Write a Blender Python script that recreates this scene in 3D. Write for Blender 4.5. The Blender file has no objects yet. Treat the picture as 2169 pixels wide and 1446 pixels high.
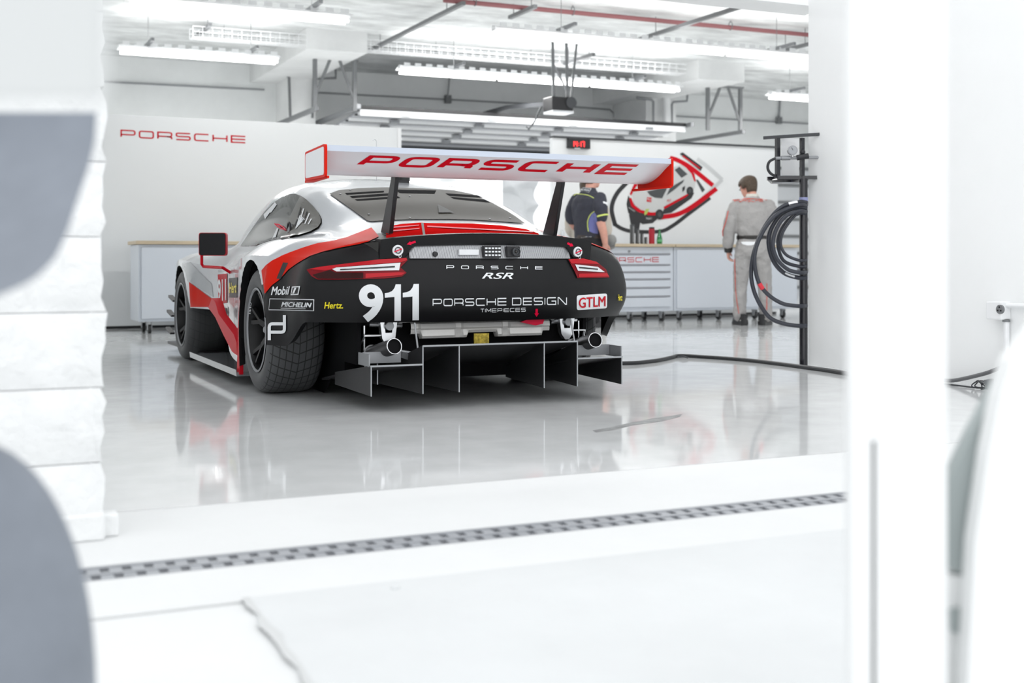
import bpy, bmesh, math, random
import numpy as np
from mathutils import Vector, Matrix
from mathutils.bvhtree import BVHTree

random.seed(7)
SC = bpy.context.scene
COL = SC.collection
PI = math.pi

# ------------------------------------------------------------------ camera
CAM_Z = 0.75
YAW = math.radians(24.66)
FPX = 2579.0
HORIZON = 550.0
cam_data = bpy.data.cameras.new('camera')
cam = bpy.data.objects.new('camera', cam_data)
COL.objects.link(cam)
cam.location = (0, 0, CAM_Z)
cam.rotation_euler = (PI / 2, 0, -YAW)
cam_data.sensor_width = 36.0
cam_data.lens = FPX / 2169.0 * 36.0
cam_data.shift_y = (HORIZON - 723.0) / 2169.0
cam_data.clip_start = 0.05
cam_data.clip_end = 200
cam_data.dof.use_dof = True
cam_data.dof.focus_distance = 6.6
cam_data.dof.aperture_fstop = 2.4
SC.camera = cam

# ------------------------------------------------------------------ world, sky, exposure
SC.view_settings.view_transform = 'Standard'
SC.view_settings.look = 'None'
SC.view_settings.exposure = 0.74
SC.view_settings.gamma = 1.0
SC.view_settings.use_curve_mapping = False
world = bpy.data.worlds.new('overcast_sky')
SC.world = world
world.use_nodes = True
wb = world.node_tree.nodes['Background']
wb.inputs['Color'].default_value = (0.97, 0.985, 1.0, 1)
wb.inputs['Strength'].default_value = 1.0

def area_light(name, loc, size, power, rot=(0, 0, 0), color=(1, 1, 1)):
    d = bpy.data.lights.new(name, 'AREA')
    d.shape = 'RECTANGLE'
    d.size, d.size_y = size
    d.energy = power
    d.color = color
    o = bpy.data.objects.new(name, d)
    o.location = loc
    o.rotation_euler = rot
    COL.objects.link(o)
    return o

# ------------------------------------------------------------------ measuring the place from the photograph
FWD = Vector((math.sin(YAW), math.cos(YAW), 0))
RGT = Vector((math.cos(YAW), -math.sin(YAW), 0))
UPV = Vector((0, 0, 1))
EYE = Vector((0, 0, CAM_Z))

def ray(px, py):
    return FWD + RGT * ((px - 1084.5) / FPX) + UPV * ((HORIZON - py) / FPX)

def on_Y(px, py, Y):
    d = ray(px, py)
    return EYE + d * (Y / d.y)

def on_X(px, py, X):
    d = ray(px, py)
    return EYE + d * (X / d.x)

def on_Z(px, py, Z):
    d = ray(px, py)
    return EYE + d * ((Z - CAM_Z) / d.z)

def at_depth(px, py, D):
    return EYE + ray(px, py) * D

# ------------------------------------------------------------------ materials
def mat(name, col, rough=0.5, metal=0.0, emit=None, emit_s=1.0, spec=0.5, coat=0.0, noise=None, bump=None, alpha=None, trans=0.0):
    m = bpy.data.materials.new(name)
    m.use_nodes = True
    nt = m.node_tree
    b = nt.nodes['Principled BSDF']
    b.inputs['Base Color'].default_value = (*col, 1)
    b.inputs['Roughness'].default_value = rough
    b.inputs['Metallic'].default_value = metal
    b.inputs['Specular IOR Level'].default_value = spec
    b.inputs['Coat Weight'].default_value = coat
    b.inputs['Coat Roughness'].default_value = 0.03
    b.inputs['Transmission Weight'].default_value = trans
    if emit:
        b.inputs['Emission Color'].default_value = (*emit, 1)
        b.inputs['Emission Strength'].default_value = emit_s
    tc = None
    if noise:
        # noise = (scale, low factor, high factor, detail, vector scale)
        sc, lo, hi = noise[:3]
        tc = nt.nodes.new('ShaderNodeTexCoord')
        mp = nt.nodes.new('ShaderNodeMapping')
        if len(noise) > 3:
            mp.inputs['Scale'].default_value = noise[3]
        nz = nt.nodes.new('ShaderNodeTexNoise')
        nz.inputs['Scale'].default_value = sc
        nz.inputs['Detail'].default_value = 6
        nz.inputs['Roughness'].default_value = 0.6
        rp = nt.nodes.new('ShaderNodeMapRange')
        rp.inputs['From Min'].default_value = 0.3
        rp.inputs['From Max'].default_value = 0.7
        rp.inputs['To Min'].default_value = lo
        rp.inputs['To Max'].default_value = hi
        mx = nt.nodes.new('ShaderNodeMix')
        mx.data_type = 'RGBA'
        mx.blend_type = 'MULTIPLY'
        mx.inputs['Factor'].default_value = 1
        mx.inputs['A'].default_value = (*col, 1)
        nt.links.new(tc.outputs['Object'], mp.inputs['Vector'])
        nt.links.new(mp.outputs['Vector'], nz.inputs['Vector'])
        nt.links.new(nz.outputs['Fac'], rp.inputs['Value'])
        nt.links.new(rp.outputs['Result'], mx.inputs['B'])
        nt.links.new(mx.outputs['Result'], b.inputs['Base Color'])
    if bump:
        # bump = (scale, strength, distance, vector scale)
        tc2 = nt.nodes.new('ShaderNodeTexCoord')
        mp2 = nt.nodes.new('ShaderNodeMapping')
        if len(bump) > 3:
            mp2.inputs['Scale'].default_value = bump[3]
        nz2 = nt.nodes.new('ShaderNodeTexNoise')
        nz2.inputs['Scale'].default_value = bump[0]
        nz2.inputs['Detail'].default_value = 4
        bp = nt.nodes.new('ShaderNodeBump')
        bp.inputs['Strength'].default_value = bump[1]
        bp.inputs['Distance'].default_value = bump[2]
        nt.links.new(tc2.outputs['Object'], mp2.inputs['Vector'])
        nt.links.new(mp2.outputs['Vector'], nz2.inputs['Vector'])
        nt.links.new(nz2.outputs['Fac'], bp.inputs['Height'])
        nt.links.new(bp.outputs['Normal'], b.inputs['Normal'])
    return m

def srgb(r, g, b):
    f = lambda c: (c / 255 / 12.92) if c / 255 <= 0.04045 else ((c / 255 + 0.055) / 1.055) ** 2.4
    return (f(r), f(g), f(b))

M = {}
M['white_wall'] = mat('white_painted_wall', (0.93, 0.94, 0.94), 0.6, noise=(1.5, 0.97, 1.0))
M['block'] = mat('white_painted_block', (0.80, 0.81, 0.81), 0.7, noise=(6, 0.93, 1.02), bump=(14, 0.6, 0.03))
M['panel'] = mat('white_panel', (0.80, 0.82, 0.83), 0.22, noise=(0.8, 0.97, 1.0))
M['ceiling'] = mat('rough_white_deck', (0.88, 0.90, 0.90), 0.85, noise=(1.6, 0.58, 1.03, (1, 2.5, 1)), bump=(5, 0.5, 0.05))
M['backwall'] = mat('white_back_wall', (0.88, 0.90, 0.90), 0.75, noise=(0.9, 0.9, 1.03))
M['col_white'] = mat('white_column', (0.88, 0.89, 0.89), 0.7, noise=(1.2, 0.88, 1.03))
M['white'] = mat('white_enamel', (0.85, 0.86, 0.87), 0.35)
M['white_metal'] = mat('white_metal', (0.88, 0.89, 0.9), 0.4)
M['grey'] = mat('grey_metal', srgb(120, 122, 124), 0.5)
M['steel'] = mat('dull_steel', srgb(150, 152, 155), 0.4, 0.5)
M['dark_steel'] = mat('dark_steel', srgb(70, 72, 75), 0.5, 0.3)
M['bright'] = mat('bright_metal', (0.75, 0.76, 0.78), 0.22, 0.9)
M['black'] = mat('black_plastic', (0.012, 0.012, 0.014), 0.45)
M['black_metal'] = mat('black_painted_metal', (0.015, 0.016, 0.02), 0.3)
M['void'] = mat('dark_underside', (0.008, 0.008, 0.009), 0.9, spec=0.1)
M['red_pipe'] = mat('red_pipe_paint', srgb(150, 95, 98), 0.5)
M['drawer'] = mat('cabinet_enamel', srgb(212, 218, 226), 0.35)
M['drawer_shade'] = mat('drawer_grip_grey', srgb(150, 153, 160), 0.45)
M['wood'] = mat('beech_worktop', srgb(205, 188, 160), 0.5, noise=(5, 0.85, 1.05, (0.6, 6, 6)))
M['rubber'] = mat('black_rubber', (0.02, 0.021, 0.024), 0.45)
M['castor_rubber'] = mat('castor_rubber', (0.03, 0.03, 0.032), 0.5)
M['red'] = mat('red_vinyl', (0.60, 0.006, 0.018), 0.4, spec=0.12)
M['red_paint'] = mat('red_gloss_paint', (0.74, 0.022, 0.012), 0.28, coat=0.5)
M['pink_red'] = mat('bright_red_sticker', (0.75, 0.006, 0.05), 0.4, spec=0.15)
M['lamp'] = mat('fluorescent_tube', (1, 1, 1), 0.5, emit=(1, 0.99, 0.97), emit_s=2.2)
M['lamp_rear'] = mat('bright_fluorescent_tube', (1, 1, 1), 0.5, emit=(1, 0.99, 0.97), emit_s=4.2)

# ------------------------------------------------------------------ mesh helpers
class MB:
    def __init__(s):
        s.v, s.f, s.m, s.mi = [], [], [], 0

    def add(s, V, F):
        n = len(s.v)
        s.v += [tuple(p) for p in V]
        s.f += [tuple(i + n for i in f) for f in F]
        s.m += [s.mi] * len(F)
        return s

    def box(s, c, d, rot=None, mtx=None):
        x, y, z = d[0] / 2, d[1] / 2, d[2] / 2
        V = [Vector(p) for p in [(-x, -y, -z), (x, -y, -z), (x, y, -z), (-x, y, -z), (-x, -y, z), (x, -y, z), (x, y, z), (-x, y, z)]]
        if rot:
            from mathutils import Euler
            R = Euler(rot).to_matrix()
            V = [R @ p for p in V]
        V = [p + Vector(c) for p in V]
        return s.add(V, [(0, 3, 2, 1), (4, 5, 6, 7), (0, 1, 5, 4), (1, 2, 6, 5), (2, 3, 7, 6), (3, 0, 4, 7)])

    def bar(s, p0, p1, w, h, up=(0, 0, 1)):
        p0, p1 = Vector(p0), Vector(p1)
        d = (p1 - p0).normalized()
        up = Vector(up)
        a = d.cross(up)
        if a.length < 1e-4:
            a = d.cross(Vector((1, 0, 0)))
        a.normalize()
        b = a.cross(d).normalized()
        V = []
        for p in (p0, p1):
            for i, j in ((-1, -1), (1, -1), (1, 1), (-1, 1)):
                V.append(p + a * (i * w / 2) + b * (j * h / 2))
        return s.add(V, [(0, 1, 2, 3), (7, 6, 5, 4), (0, 4, 5, 1), (1, 5, 6, 2), (2, 6, 7, 3), (3, 7, 4, 0)])

    def tube(s, pts, r, n=10, caps=True, closed=False):
        pts = [Vector(p) for p in pts]
        k = len(pts)
        rs = r if isinstance(r, (list, tuple)) else [r] * k
        V, F = [], []
        prev = None
        for i, p in enumerate(pts):
            if closed:
                t = (pts[(i + 1) % k] - pts[i - 1]).normalized()
            else:
                t = (pts[min(i + 1, k - 1)] - pts[max(i - 1, 0)]).normalized()
            if prev is None:
                a = t.cross(Vector((0, 0, 1)))
                if a.length < 1e-3:
                    a = t.cross(Vector((1, 0, 0)))
            else:
                a = prev - t * prev.dot(t)
                if a.length < 1e-4:
                    a = t.cross(Vector((0, 0, 1)))
            a.normalize()
            prev = a
            b = t.cross(a)
            for j in range(n):
                q = 2 * PI * j / n
                V.append(p + (a * math.cos(q) + b * math.sin(q)) * rs[i])
        rings = k if closed else k - 1
        for i in range(rings):
            for j in range(n):
                i2 = (i + 1) % k
                F.append((i * n + j, i * n + (j + 1) % n, i2 * n + (j + 1) % n, i2 * n + j))
        if caps and not closed:
            F.append(tuple(range(n - 1, -1, -1)))
            F.append(tuple((k - 1) * n + j for j in range(n)))
        return s.add(V, F)

    def cyl(s, p0, p1, r, n=20, r2=None, caps=True):
        return s.tube([p0, p1], [r, r if r2 is None else r2], n, caps)

    def lathe(s, prof, n=32, axis='z', c=(0, 0, 0), closed=False):
        # prof: (radius, height along the axis)
        V, F = [], []
        k = len(prof)
        for (r, h) in prof:
            for j in range(n):
                q = 2 * PI * j / n
                a, b = r * math.cos(q), r * math.sin(q)
                p = {'z': (a, b, h), 'x': (h, a, b), 'y': (b, h, a)}[axis]
                V.append((p[0] + c[0], p[1] + c[1], p[2] + c[2]))
        for i in range(k if closed else k - 1):
            for j in range(n):
                i2 = (i + 1) % k
                F.append((i * n + j, i * n + (j + 1) % n, i2 * n + (j + 1) % n, i2 * n + j))
        return s.add(V, F)

    def prism(s, poly, fn, t0, t1):
        # poly 2D outline, fn(a, b, t) -> 3D
        n = len(poly)
        V = [fn(a, b, t0) for a, b in poly] + [fn(a, b, t1) for a, b in poly]
        F = [tuple(range(n)), tuple(range(2 * n - 1, n - 1, -1))]
        F += [(i, i + n, (i + 1) % n + n, (i + 1) % n) for i in range(n)]
        return s.add(V, F)

    def sphere(s, c, r, n=16, sx=1, sy=1, sz=1):
        V, F = [], []
        k = n // 2
        for i in range(k + 1):
            t = PI * i / k
            for j in range(n):
                q = 2 * PI * j / n
                V.append((c[0] + sx * r * math.sin(t) * math.cos(q), c[1] + sy * r * math.sin(t) * math.sin(q), c[2] + sz * r * math.cos(t)))
        for i in range(k):
            for j in range(n):
                F.append((i * n + j, (i + 1) * n + j, (i + 1) * n + (j + 1) % n, i * n + (j + 1) % n))
        return s.add(V, F)

    def build(s, name, mats, parent=None, smooth=30, loc=None, bevel=None):
        me = bpy.data.meshes.new(name)
        me.from_pydata(s.v, [], s.f)
        bm = bmesh.new()
        bm.from_mesh(me)
        bmesh.ops.remove_doubles(bm, verts=bm.verts, dist=1e-5)
        bmesh.ops.recalc_face_normals(bm, faces=bm.faces)
        bm.to_mesh(me)
        bm.free()
        mats = mats if isinstance(mats, (list, tuple)) else [mats]
        for m in mats:
            me.materials.append(m)
        if len(mats) > 1 and len(me.polygons) == len(s.m):
            me.polygons.foreach_set('material_index', s.m)
        if smooth is not None:
            me.polygons.foreach_set('use_smooth', [True] * len(me.polygons))
            me.set_sharp_from_angle(angle=math.radians(smooth))
        o = bpy.data.objects.new(name, me)
        COL.objects.link(o)
        if parent is not None:
            o.parent = parent
        if loc is not None:
            o.location = loc
        if bevel:
            bv = o.modifiers.new('edge', 'BEVEL')
            bv.width = bevel
            bv.segments = 2
            bv.limit_method = 'ANGLE'
            bv.angle_limit = math.radians(40)
        return o

def tag(o, label=None, cat=None, group=None, kind=None):
    if label: o['label'] = label
    if cat: o['category'] = cat
    if group: o['group'] = group
    if kind: o['kind'] = kind
    return o

def thing(name, loc, label, cat, group=None, rotz=0):
    o = bpy.data.objects.new(name, None)
    o.empty_display_size = 0.1
    o.location = loc
    o.rotation_euler = (0, 0, rotz)
    COL.objects.link(o)
    return tag(o, label, cat, group)

def struct(o):
    o['kind'] = 'structure'
    return o

def kids(o):
    return [c for c in bpy.data.objects if c.parent == o]

def dup(root, loc, rotz=None, label=None, group=None):
    pairs = [(root, None)]
    r = root.copy()
    COL.objects.link(r)
    r.location = loc
    if rotz is not None:
        r.rotation_euler = (0, 0, rotz)
    if label: r['label'] = label
    if group: r['group'] = group
    for ch in kids(root):
        c = ch.copy()
        COL.objects.link(c)
        c.parent = r
        for g in kids(ch):
            d = g.copy()
            COL.objects.link(d)
            d.parent = c
    return r

def catmull(pts, n):
    # open Catmull-Rom through pts, n samples per span
    P = [np.array(p, float) for p in pts]
    P = [2 * P[0] - P[1]] + P + [2 * P[-1] - P[-2]]
    out = []
    for i in range(1, len(P) - 2):
        for k in range(n):
            t = k / n
            a, b, c, d = P[i - 1], P[i], P[i + 1], P[i + 2]
            out.append(0.5 * ((2 * b) + (-a + c) * t + (2 * a - 5 * b + 4 * c - d) * t * t + (-a + 3 * b - 3 * c + d) * t ** 3))
    out.append(P[-2])
    return out

def pchip(xs, ys, x):
    xs, ys = np.asarray(xs, float), np.asarray(ys, float)
    h = np.diff(xs)
    dl = np.diff(ys) / h
    d = np.zeros_like(ys)
    for i in range(1, len(xs) - 1):
        if dl[i - 1] * dl[i] > 0:
            w1, w2 = 2 * h[i] + h[i - 1], h[i] + 2 * h[i - 1]
            d[i] = (w1 + w2) / (w1 / dl[i - 1] + w2 / dl[i])
    d[0], d[-1] = dl[0], dl[-1]
    x = min(max(x, xs[0]), xs[-1])
    i = min(max(int(np.searchsorted(xs, x)) - 1, 0), len(xs) - 2)
    t = (x - xs[i]) / h[i]
    return float((2 * t ** 3 - 3 * t ** 2 + 1) * ys[i] + (t ** 3 - 2 * t ** 2 + t) * h[i] * d[i] + (-2 * t ** 3 + 3 * t ** 2) * ys[i + 1] + (t ** 3 - t ** 2) * h[i] * d[i + 1])

# ------------------------------------------------------------------ lettering: a wide squared stroke alphabet and the plain built-in face
def rounded(path, r, closed=False):
    # path of (x, y) or (x, y, 'r'): corners marked r are rounded
    n = len(path)
    out = []
    for i, p in enumerate(path):
        if len(p) == 3 and (closed or 0 < i < n - 1):
            a, b, c = Vector(path[i - 1][:2]), Vector(p[:2]), Vector(path[(i + 1) % n][:2])
            k = min(r, (a - b).length * 0.5, (c - b).length * 0.5)
            s, e = b + (a - b).normalized() * k, b + (c - b).normalized() * k
            for t in (0, 0.25, 0.5, 0.75, 1):
                q = s * (1 - t) ** 2 + b * 2 * t * (1 - t) + e * t * t
                out.append((q.x, q.y))
        else:
            out.append(tuple(p[:2]))
    res = []
    for q in out:
        if not res or (Vector(q) - Vector(res[-1])).length > 1e-4:
            res.append(q)
    return res

def stroke(path, t, closed=False):
    # polyline -> quads of width t with mitred joins
    P = [Vector(p) for p in path]
    n = len(P)
    V = []
    for i in range(n):
        if closed:
            a, b = (P[i] - P[i - 1]), (P[(i + 1) % n] - P[i])
        else:
            a = P[i] - P[i - 1] if i > 0 else P[1] - P[0]
            b = P[i + 1] - P[i] if i < n - 1 else P[-1] - P[-2]
        a.normalize(); b.normalize()
        na, nb = Vector((-a.y, a.x)), Vector((-b.y, b.x))
        m = (na + nb)
        if m.length < 1e-3:
            m = na.copy()
        m.normalize()
        k = t / 2 / max(0.35, m.dot(na))
        V += [P[i] + m * k, P[i] - m * k]
    F = [(2 * i, 2 * i + 1, 2 * ((i + 1) % n) + 1, 2 * ((i + 1) % n)) for i in range(n if closed else n - 1)]
    return [tuple(v) for v in V], F

GW = 1.75
GLYPH = {
    'P': (GW, [([(0, 0), (0, 1), (GW, 1, 'r'), (GW, .36, 'r'), (0, .36)], 0)]),
    'O': (GW, [([(0, 0, 'r'), (0, 1, 'r'), (GW, 1, 'r'), (GW, 0, 'r')], 1)]),
    'R': (GW, [([(0, 0), (0, 1), (GW, 1, 'r'), (GW, .38, 'r'), (0, .38)], 0), ([(GW * .62, .38), (GW, .3, 'r'), (GW, 0)], 0)]),
    'S': (GW, [([(GW, 1), (0, 1, 'r'), (0, .5, 'r'), (GW, .5, 'r'), (GW, 0, 'r'), (0, 0)], 0)]),
    'C': (GW, [([(GW, 1), (0, 1, 'r'), (0, 0, 'r'), (GW, 0)], 0)]),
    'H': (GW, [([(0, 0), (0, 1)], 0), ([(GW, 0), (GW, 1)], 0), ([(0, .5), (GW, .5)], 0)]),
    'E': (GW, [([(GW, 1), (0, 1), (0, 0), (GW, 0)], 0), ([(0, .5), (GW, .5)], 0)]),
    'D': (GW, [([(0, 0), (0, 1), (GW, 1, 'r'), (GW, 0, 'r')], 1)]),
    'I': (0.0, [([(0, 0), (0, 1)], 0)]),
    'G': (GW, [([(GW, 1), (0, 1, 'r'), (0, 0, 'r'), (GW, 0), (GW, .5), (GW * .5, .5)], 0)]),
    'N': (GW, [([(0, 0), (0, 1), (GW * .12, 1), (GW * .88, 0), (GW, 0), (GW, 1)], 0)]),
    'T': (GW * .8, [([(0, 1), (GW * .8, 1)], 0), ([(GW * .4, 1), (GW * .4, 0)], 0)]),
    'M': (GW, [([(0, 0), (0, 1), (GW * .5, .25), (GW, 1), (GW, 0)], 0)]),
}

def stroke_text(txt, t=0.2, gap=0.45, shear=0.0, wf=1.0):
    # returns verts in a box 0..1 x 0..1, faces
    V, F = [], []
    x = 0.0
    for ch in txt:
        if ch == ' ':
            x += GW * .45
            continue
        w, paths = GLYPH[ch]
        w *= wf
        for path, cl in paths:
            pv, pf = stroke(rounded([(q[0] * wf,) + tuple(q[1:]) for q in path], 0.28, cl), t, bool(cl))
            n = len(V)
            V += [(p[0] + x + t / 2, p[1] * (1 - t) + t / 2) for p in pv]
            F += [tuple(i + n for i in f) for f in pf]
        x += w + t + gap
    W = x - gap
    V = [((p[0]) / W + shear * (p[1] - 0.5), p[1]) for p in V]
    return V, F

def font_text(txt, bold=0.0, shear=0.0, spacing=1.0):
    cu = bpy.data.curves.new('lettering', 'FONT')
    cu.body = txt
    cu.size = 1
    cu.shear = shear
    if 'M' not in txt:
        cu.offset = bold          # (the letter M folds over itself when thickened)
    cu.space_character = spacing
    cu.resolution_u = 6
    o = bpy.data.objects.new('lettering', cu)
    COL.objects.link(o)
    dg = bpy.context.evaluated_depsgraph_get()
    dg.update()
    me = bpy.data.meshes.new_from_object(o.evaluated_get(dg))
    V = [tuple(v.co)[:2] for v in me.vertices]
    F = [tuple(p.vertices) for p in me.polygons]
    bpy.data.objects.remove(o)
    bpy.data.curves.remove(cu)
    bpy.data.meshes.remove(me)
    if bold and 'M' in txt:
        # heavier by repeating the outline a little to each side, every copy a hair above the last
        V0, F0, V, F = V, F, [], []
        for k, (dx, dy) in enumerate(((-bold, 0), (bold, 0), (0, bold * .6), (0, -bold * .6))):
            n = len(V)
            V += [(v[0] + dx, v[1] + dy, k * .0005) for v in V0]
            F += [tuple(i + n for i in f) for f in F0]
    xs, ys = [v[0] for v in V], [v[1] for v in V]
    x0, x1, y0, y1 = min(xs), max(xs), min(ys), max(ys)
    return [((v[0] - x0) / (x1 - x0), (v[1] - y0) / (y1 - y0)) + tuple(v[2:]) for v in V], F

def to_quad(V, quad):
    # unit box -> four picture points tl, tr, br, bl
    tl, tr, br, bl = [Vector(q) for q in quad]
    out = []
    for vv in V:
        a, b = vv[:2]
        top = tl * (1 - a) + tr * a
        bot = bl * (1 - a) + br * a
        p = bot * (1 - b) + top * b
        out.append((p.x, p.y) + tuple(vv[2:]))
    return out

def decal(name, V2, F2, hit, mt, parent=None, cell=12.0, off=0.0015, smooth=True, jump=None):
    """lays a flat outline on a real surface: V2 measured on the photograph, hit(px, py) -> (point, normal) on the surface"""
    bm = bmesh.new()
    vs = [bm.verts.new((p[0], p[1], p[2] if len(p) > 2 else 0)) for p in V2]
    for f in F2:
        if len(set(f)) >= 3:
            try:
                bm.faces.new([vs[i] for i in f])
            except ValueError:
                pass
    bm.normal_update()
    bmesh.ops.triangulate(bm, faces=[f for f in bm.faces if len(f.verts) > 3], quad_method='FIXED', ngon_method='EAR_CLIP')
    if cell:
        for ax in (0, 1):
            lo = min(p[ax] for p in V2)
            hi = max(p[ax] for p in V2)
            k = math.floor(lo / cell) + 1
            while k * cell < hi:
                co = [0, 0, 0]; no = [0, 0, 0]
                co[ax] = k * cell; no[ax] = 1
                bmesh.ops.bisect_plane(bm, geom=bm.verts[:] + bm.edges[:] + bm.faces[:], plane_co=co, plane_no=no, dist=1e-4)
                k += 1
    dead = []
    inv = parent_inv(parent)
    gx = sum(p[0] for p in V2) / len(V2)
    gy = sum(p[1] for p in V2) / len(V2)
    for v in bm.verts:
        h = hit(v.co.x, v.co.y)
        if h is None:
            # the outline runs past the edge of the surface: stop at the edge
            lo_, hi_ = 0.0, 1.0
            if hit(gx, gy) is not None:
                for _ in range(12):
                    md = (lo_ + hi_) / 2
                    hh_ = hit(v.co.x + (gx - v.co.x) * md, v.co.y + (gy - v.co.y) * md)
                    if hh_ is None: lo_ = md
                    else: hi_, h = md, hh_
        if h is None:
            dead.append(v)
            continue
        v.co = inv @ (h[0] + h[1] * (off + v.co.z))
    bmesh.ops.delete(bm, geom=dead, context='VERTS')
    if jump:
        bmesh.ops.delete(bm, geom=[e for e in bm.edges if e.calc_length() > jump], context='EDGES_FACES')
    me = bpy.data.meshes.new(name)
    bm.to_mesh(me)
    bm.free()
    me.materials.append(mt)
    # face the viewer's side
    if smooth:
        me.polygons.foreach_set('use_smooth', [True] * len(me.polygons))
    o = bpy.data.objects.new(name, me)
    COL.objects.link(o)
    o.parent = parent
    return o

def parent_inv(o):
    m = Matrix.Identity(4)
    while o is not None:
        m = o.matrix_basis @ m
        o = o.parent
    return m.inverted()

def bvh_of(objs):
    dg = bpy.context.evaluated_depsgraph_get()
    dg.update()
    V, F = [], []
    for o in objs:
        e = o.evaluated_get(dg)
        me = e.to_mesh()
        mw = o.matrix_world
        n = len(V)
        V += [mw @ v.co for v in me.vertices]
        F += [tuple(i + n for i in p.vertices) for p in me.polygons]
        e.to_mesh_clear()
    return BVHTree.FromPolygons(V, F)

def hits(bvh, ok=None):
    def f(px, py):
        d = ray(px, py).normalized()
        loc, no, i, dist = bvh.ray_cast(EYE, d)
        if loc is None or (ok is not None and not ok(loc)):
            return None
        if no.dot(d) > 0:
            no = -no
        return loc, no
    return f

def hit_Y(Y):
    def f(px, py):
        return on_Y(px, py, Y), Vector((0, -1, 0))
    return f

def hit_X(X, s=-1):
    def f(px, py):
        return on_X(px, py, X), Vector((s, 0, 0))
    return f
# ------------------------------------------------------------------ the setting
X_R = 5.56        # right hand pier wall
Y_BACK = 20.0
Z_CEIL = 3.95

def floor_material():
    m = bpy.data.materials.new('polished_concrete')
    m.use_nodes = True
    nt = m.node_tree
    N, L = nt.nodes, nt.links
    b = N['Principled BSDF']
    tc = N.new('ShaderNodeTexCoord')
    n1 = N.new('ShaderNodeTexNoise'); n1.inputs['Scale'].default_value = 0.8; n1.inputs['Detail'].default_value = 8
    n2 = N.new('ShaderNodeTexNoise'); n2.inputs['Scale'].default_value = 6; n2.inputs['Detail'].default_value = 6
    L.new(tc.outputs['Object'], n1.inputs['Vector']); L.new(tc.outputs['Object'], n2.inputs['Vector'])
    cr = N.new('ShaderNodeValToRGB')
    cr.color_ramp.elements[0].position = 0.3; cr.color_ramp.elements[0].color = (0.70, 0.715, 0.715, 1)
    cr.color_ramp.elements[1].position = 0.7; cr.color_ramp.elements[1].color = (0.83, 0.84, 0.845, 1)
    L.new(n1.outputs['Fac'], cr.inputs['Fac'])
    mr = N.new('ShaderNodeMapRange'); mr.inputs['To Min'].default_value = 0.86; mr.inputs['To Max'].default_value = 1.08
    L.new(n2.outputs['Fac'], mr.inputs['Value'])
    mx = N.new('ShaderNodeMix'); mx.data_type = 'RGBA'; mx.blend_type = 'MULTIPLY'; mx.inputs['Factor'].default_value = 1
    L.new(cr.outputs['Color'], mx.inputs['A']); L.new(mr.outputs['Result'], mx.inputs['B'])
    L.new(mx.outputs['Result'], b.inputs['Base Color'])
    r2 = N.new('ShaderNodeMapRange'); r2.inputs['To Min'].default_value = 0.03; r2.inputs['To Max'].default_value = 0.11
    L.new(n2.outputs['Fac'], r2.inputs['Value']); L.new(r2.outputs['Result'], b.inputs['Roughness'])
    b.inputs['Specular IOR Level'].default_value = 0.5
    bp = N.new('ShaderNodeBump'); bp.inputs['Strength'].default_value = 0.12; bp.inputs['Distance'].default_value = 0.004
    n3 = N.new('ShaderNodeTexNoise'); n3.inputs['Scale'].default_value = 3; n3.inputs['Detail'].default_value = 3
    L.new(tc.outputs['Object'], n3.inputs['Vector']); L.new(n3.outputs['Fac'], bp.inputs['Height'])
    L.new(bp.outputs['Normal'], b.inputs['Normal'])
    return m

M['floor'] = floor_material()
M['apron'] = mat('pale_concrete_apron', (0.71, 0.72, 0.72), 0.6, noise=(1.2, 0.95, 1.02), bump=(30, 0.15, 0.01))
M['apron_grey'] = mat('grey_concrete_apron', (0.63, 0.645, 0.65), 0.65, noise=(2.0, 0.95, 1.03), bump=(30, 0.2, 0.01))

YJ = 3.78     # joint between the polished floor and the apron
b = MB(); b.box((6, (YJ + 24) / 2, -0.1), (32, 24 - YJ, 0.2)); struct(b.build('floor', M['floor'], smooth=None))
# apron: a front slab and a threshold slab with the drain channel between them
b = MB(); b.box((3, (3.135 + YJ - 0.006) / 2, -0.1), (26, YJ - 0.006 - 3.135, 0.2)); struct(b.build('floor_threshold', M['apron'], smooth=None))
b = MB()
b.box((3, (2.68 + 2.99) / 2, -0.1), (26, 0.31, 0.2))
struct(b.build('floor_kerb', M['apron'], smooth=None))
b = MB()
b.box((3, -1, -0.104), (30, 7.35, 0.2))
o = struct(b.build('floor_outside', [M['apron']], smooth=None))
# grey slab corner: bounded by the diagonal crack seen in the photograph
q0, q1 = on_Z(520, 1268, 0), on_Z(655, 1446, 0)
q1 = q0 + (q1 - q0) * 3
b = MB(); b.box(((q0.x + 12) / 2, 0, 0), (1, 1, 1))
b = MB()
b.prism([(q0.x, q0.y), (q1.x, q1.y), (12, q1.y), (12, on_Z(1790, 1100, 0).y * 0 + 2.66)], lambda a, c, t: (a, c, t), -0.05, 0.003)
struct(b.build('floor_slab', M['apron_grey'], smooth=None))
cw = Vector((q1.x - q0.x, q1.y - q0.y, 0)).normalized(); cn = Vector((-cw.y, cw.x, 0))
b = MB(); V_ = []
for i in range(25):
    q = q0 + (q1 - q0) * i / 24
    w_ = .009 + .004 * math.sin(i * 2.3) + .003 * math.sin(i * 5.1)
    for e in (-1, 1):
        V_.append((q.x + cn.x * e * w_ + .004 * math.sin(i * 3.7), q.y + cn.y * e * w_, .0042))
b.add(V_, [(2 * i, 2 * i + 1, 2 * i + 3, 2 * i + 2) for i in range(24)])
struct(b.build('floor_crack', mat('grey_crack', (.56, .57, .57), .8), smooth=None))

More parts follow.
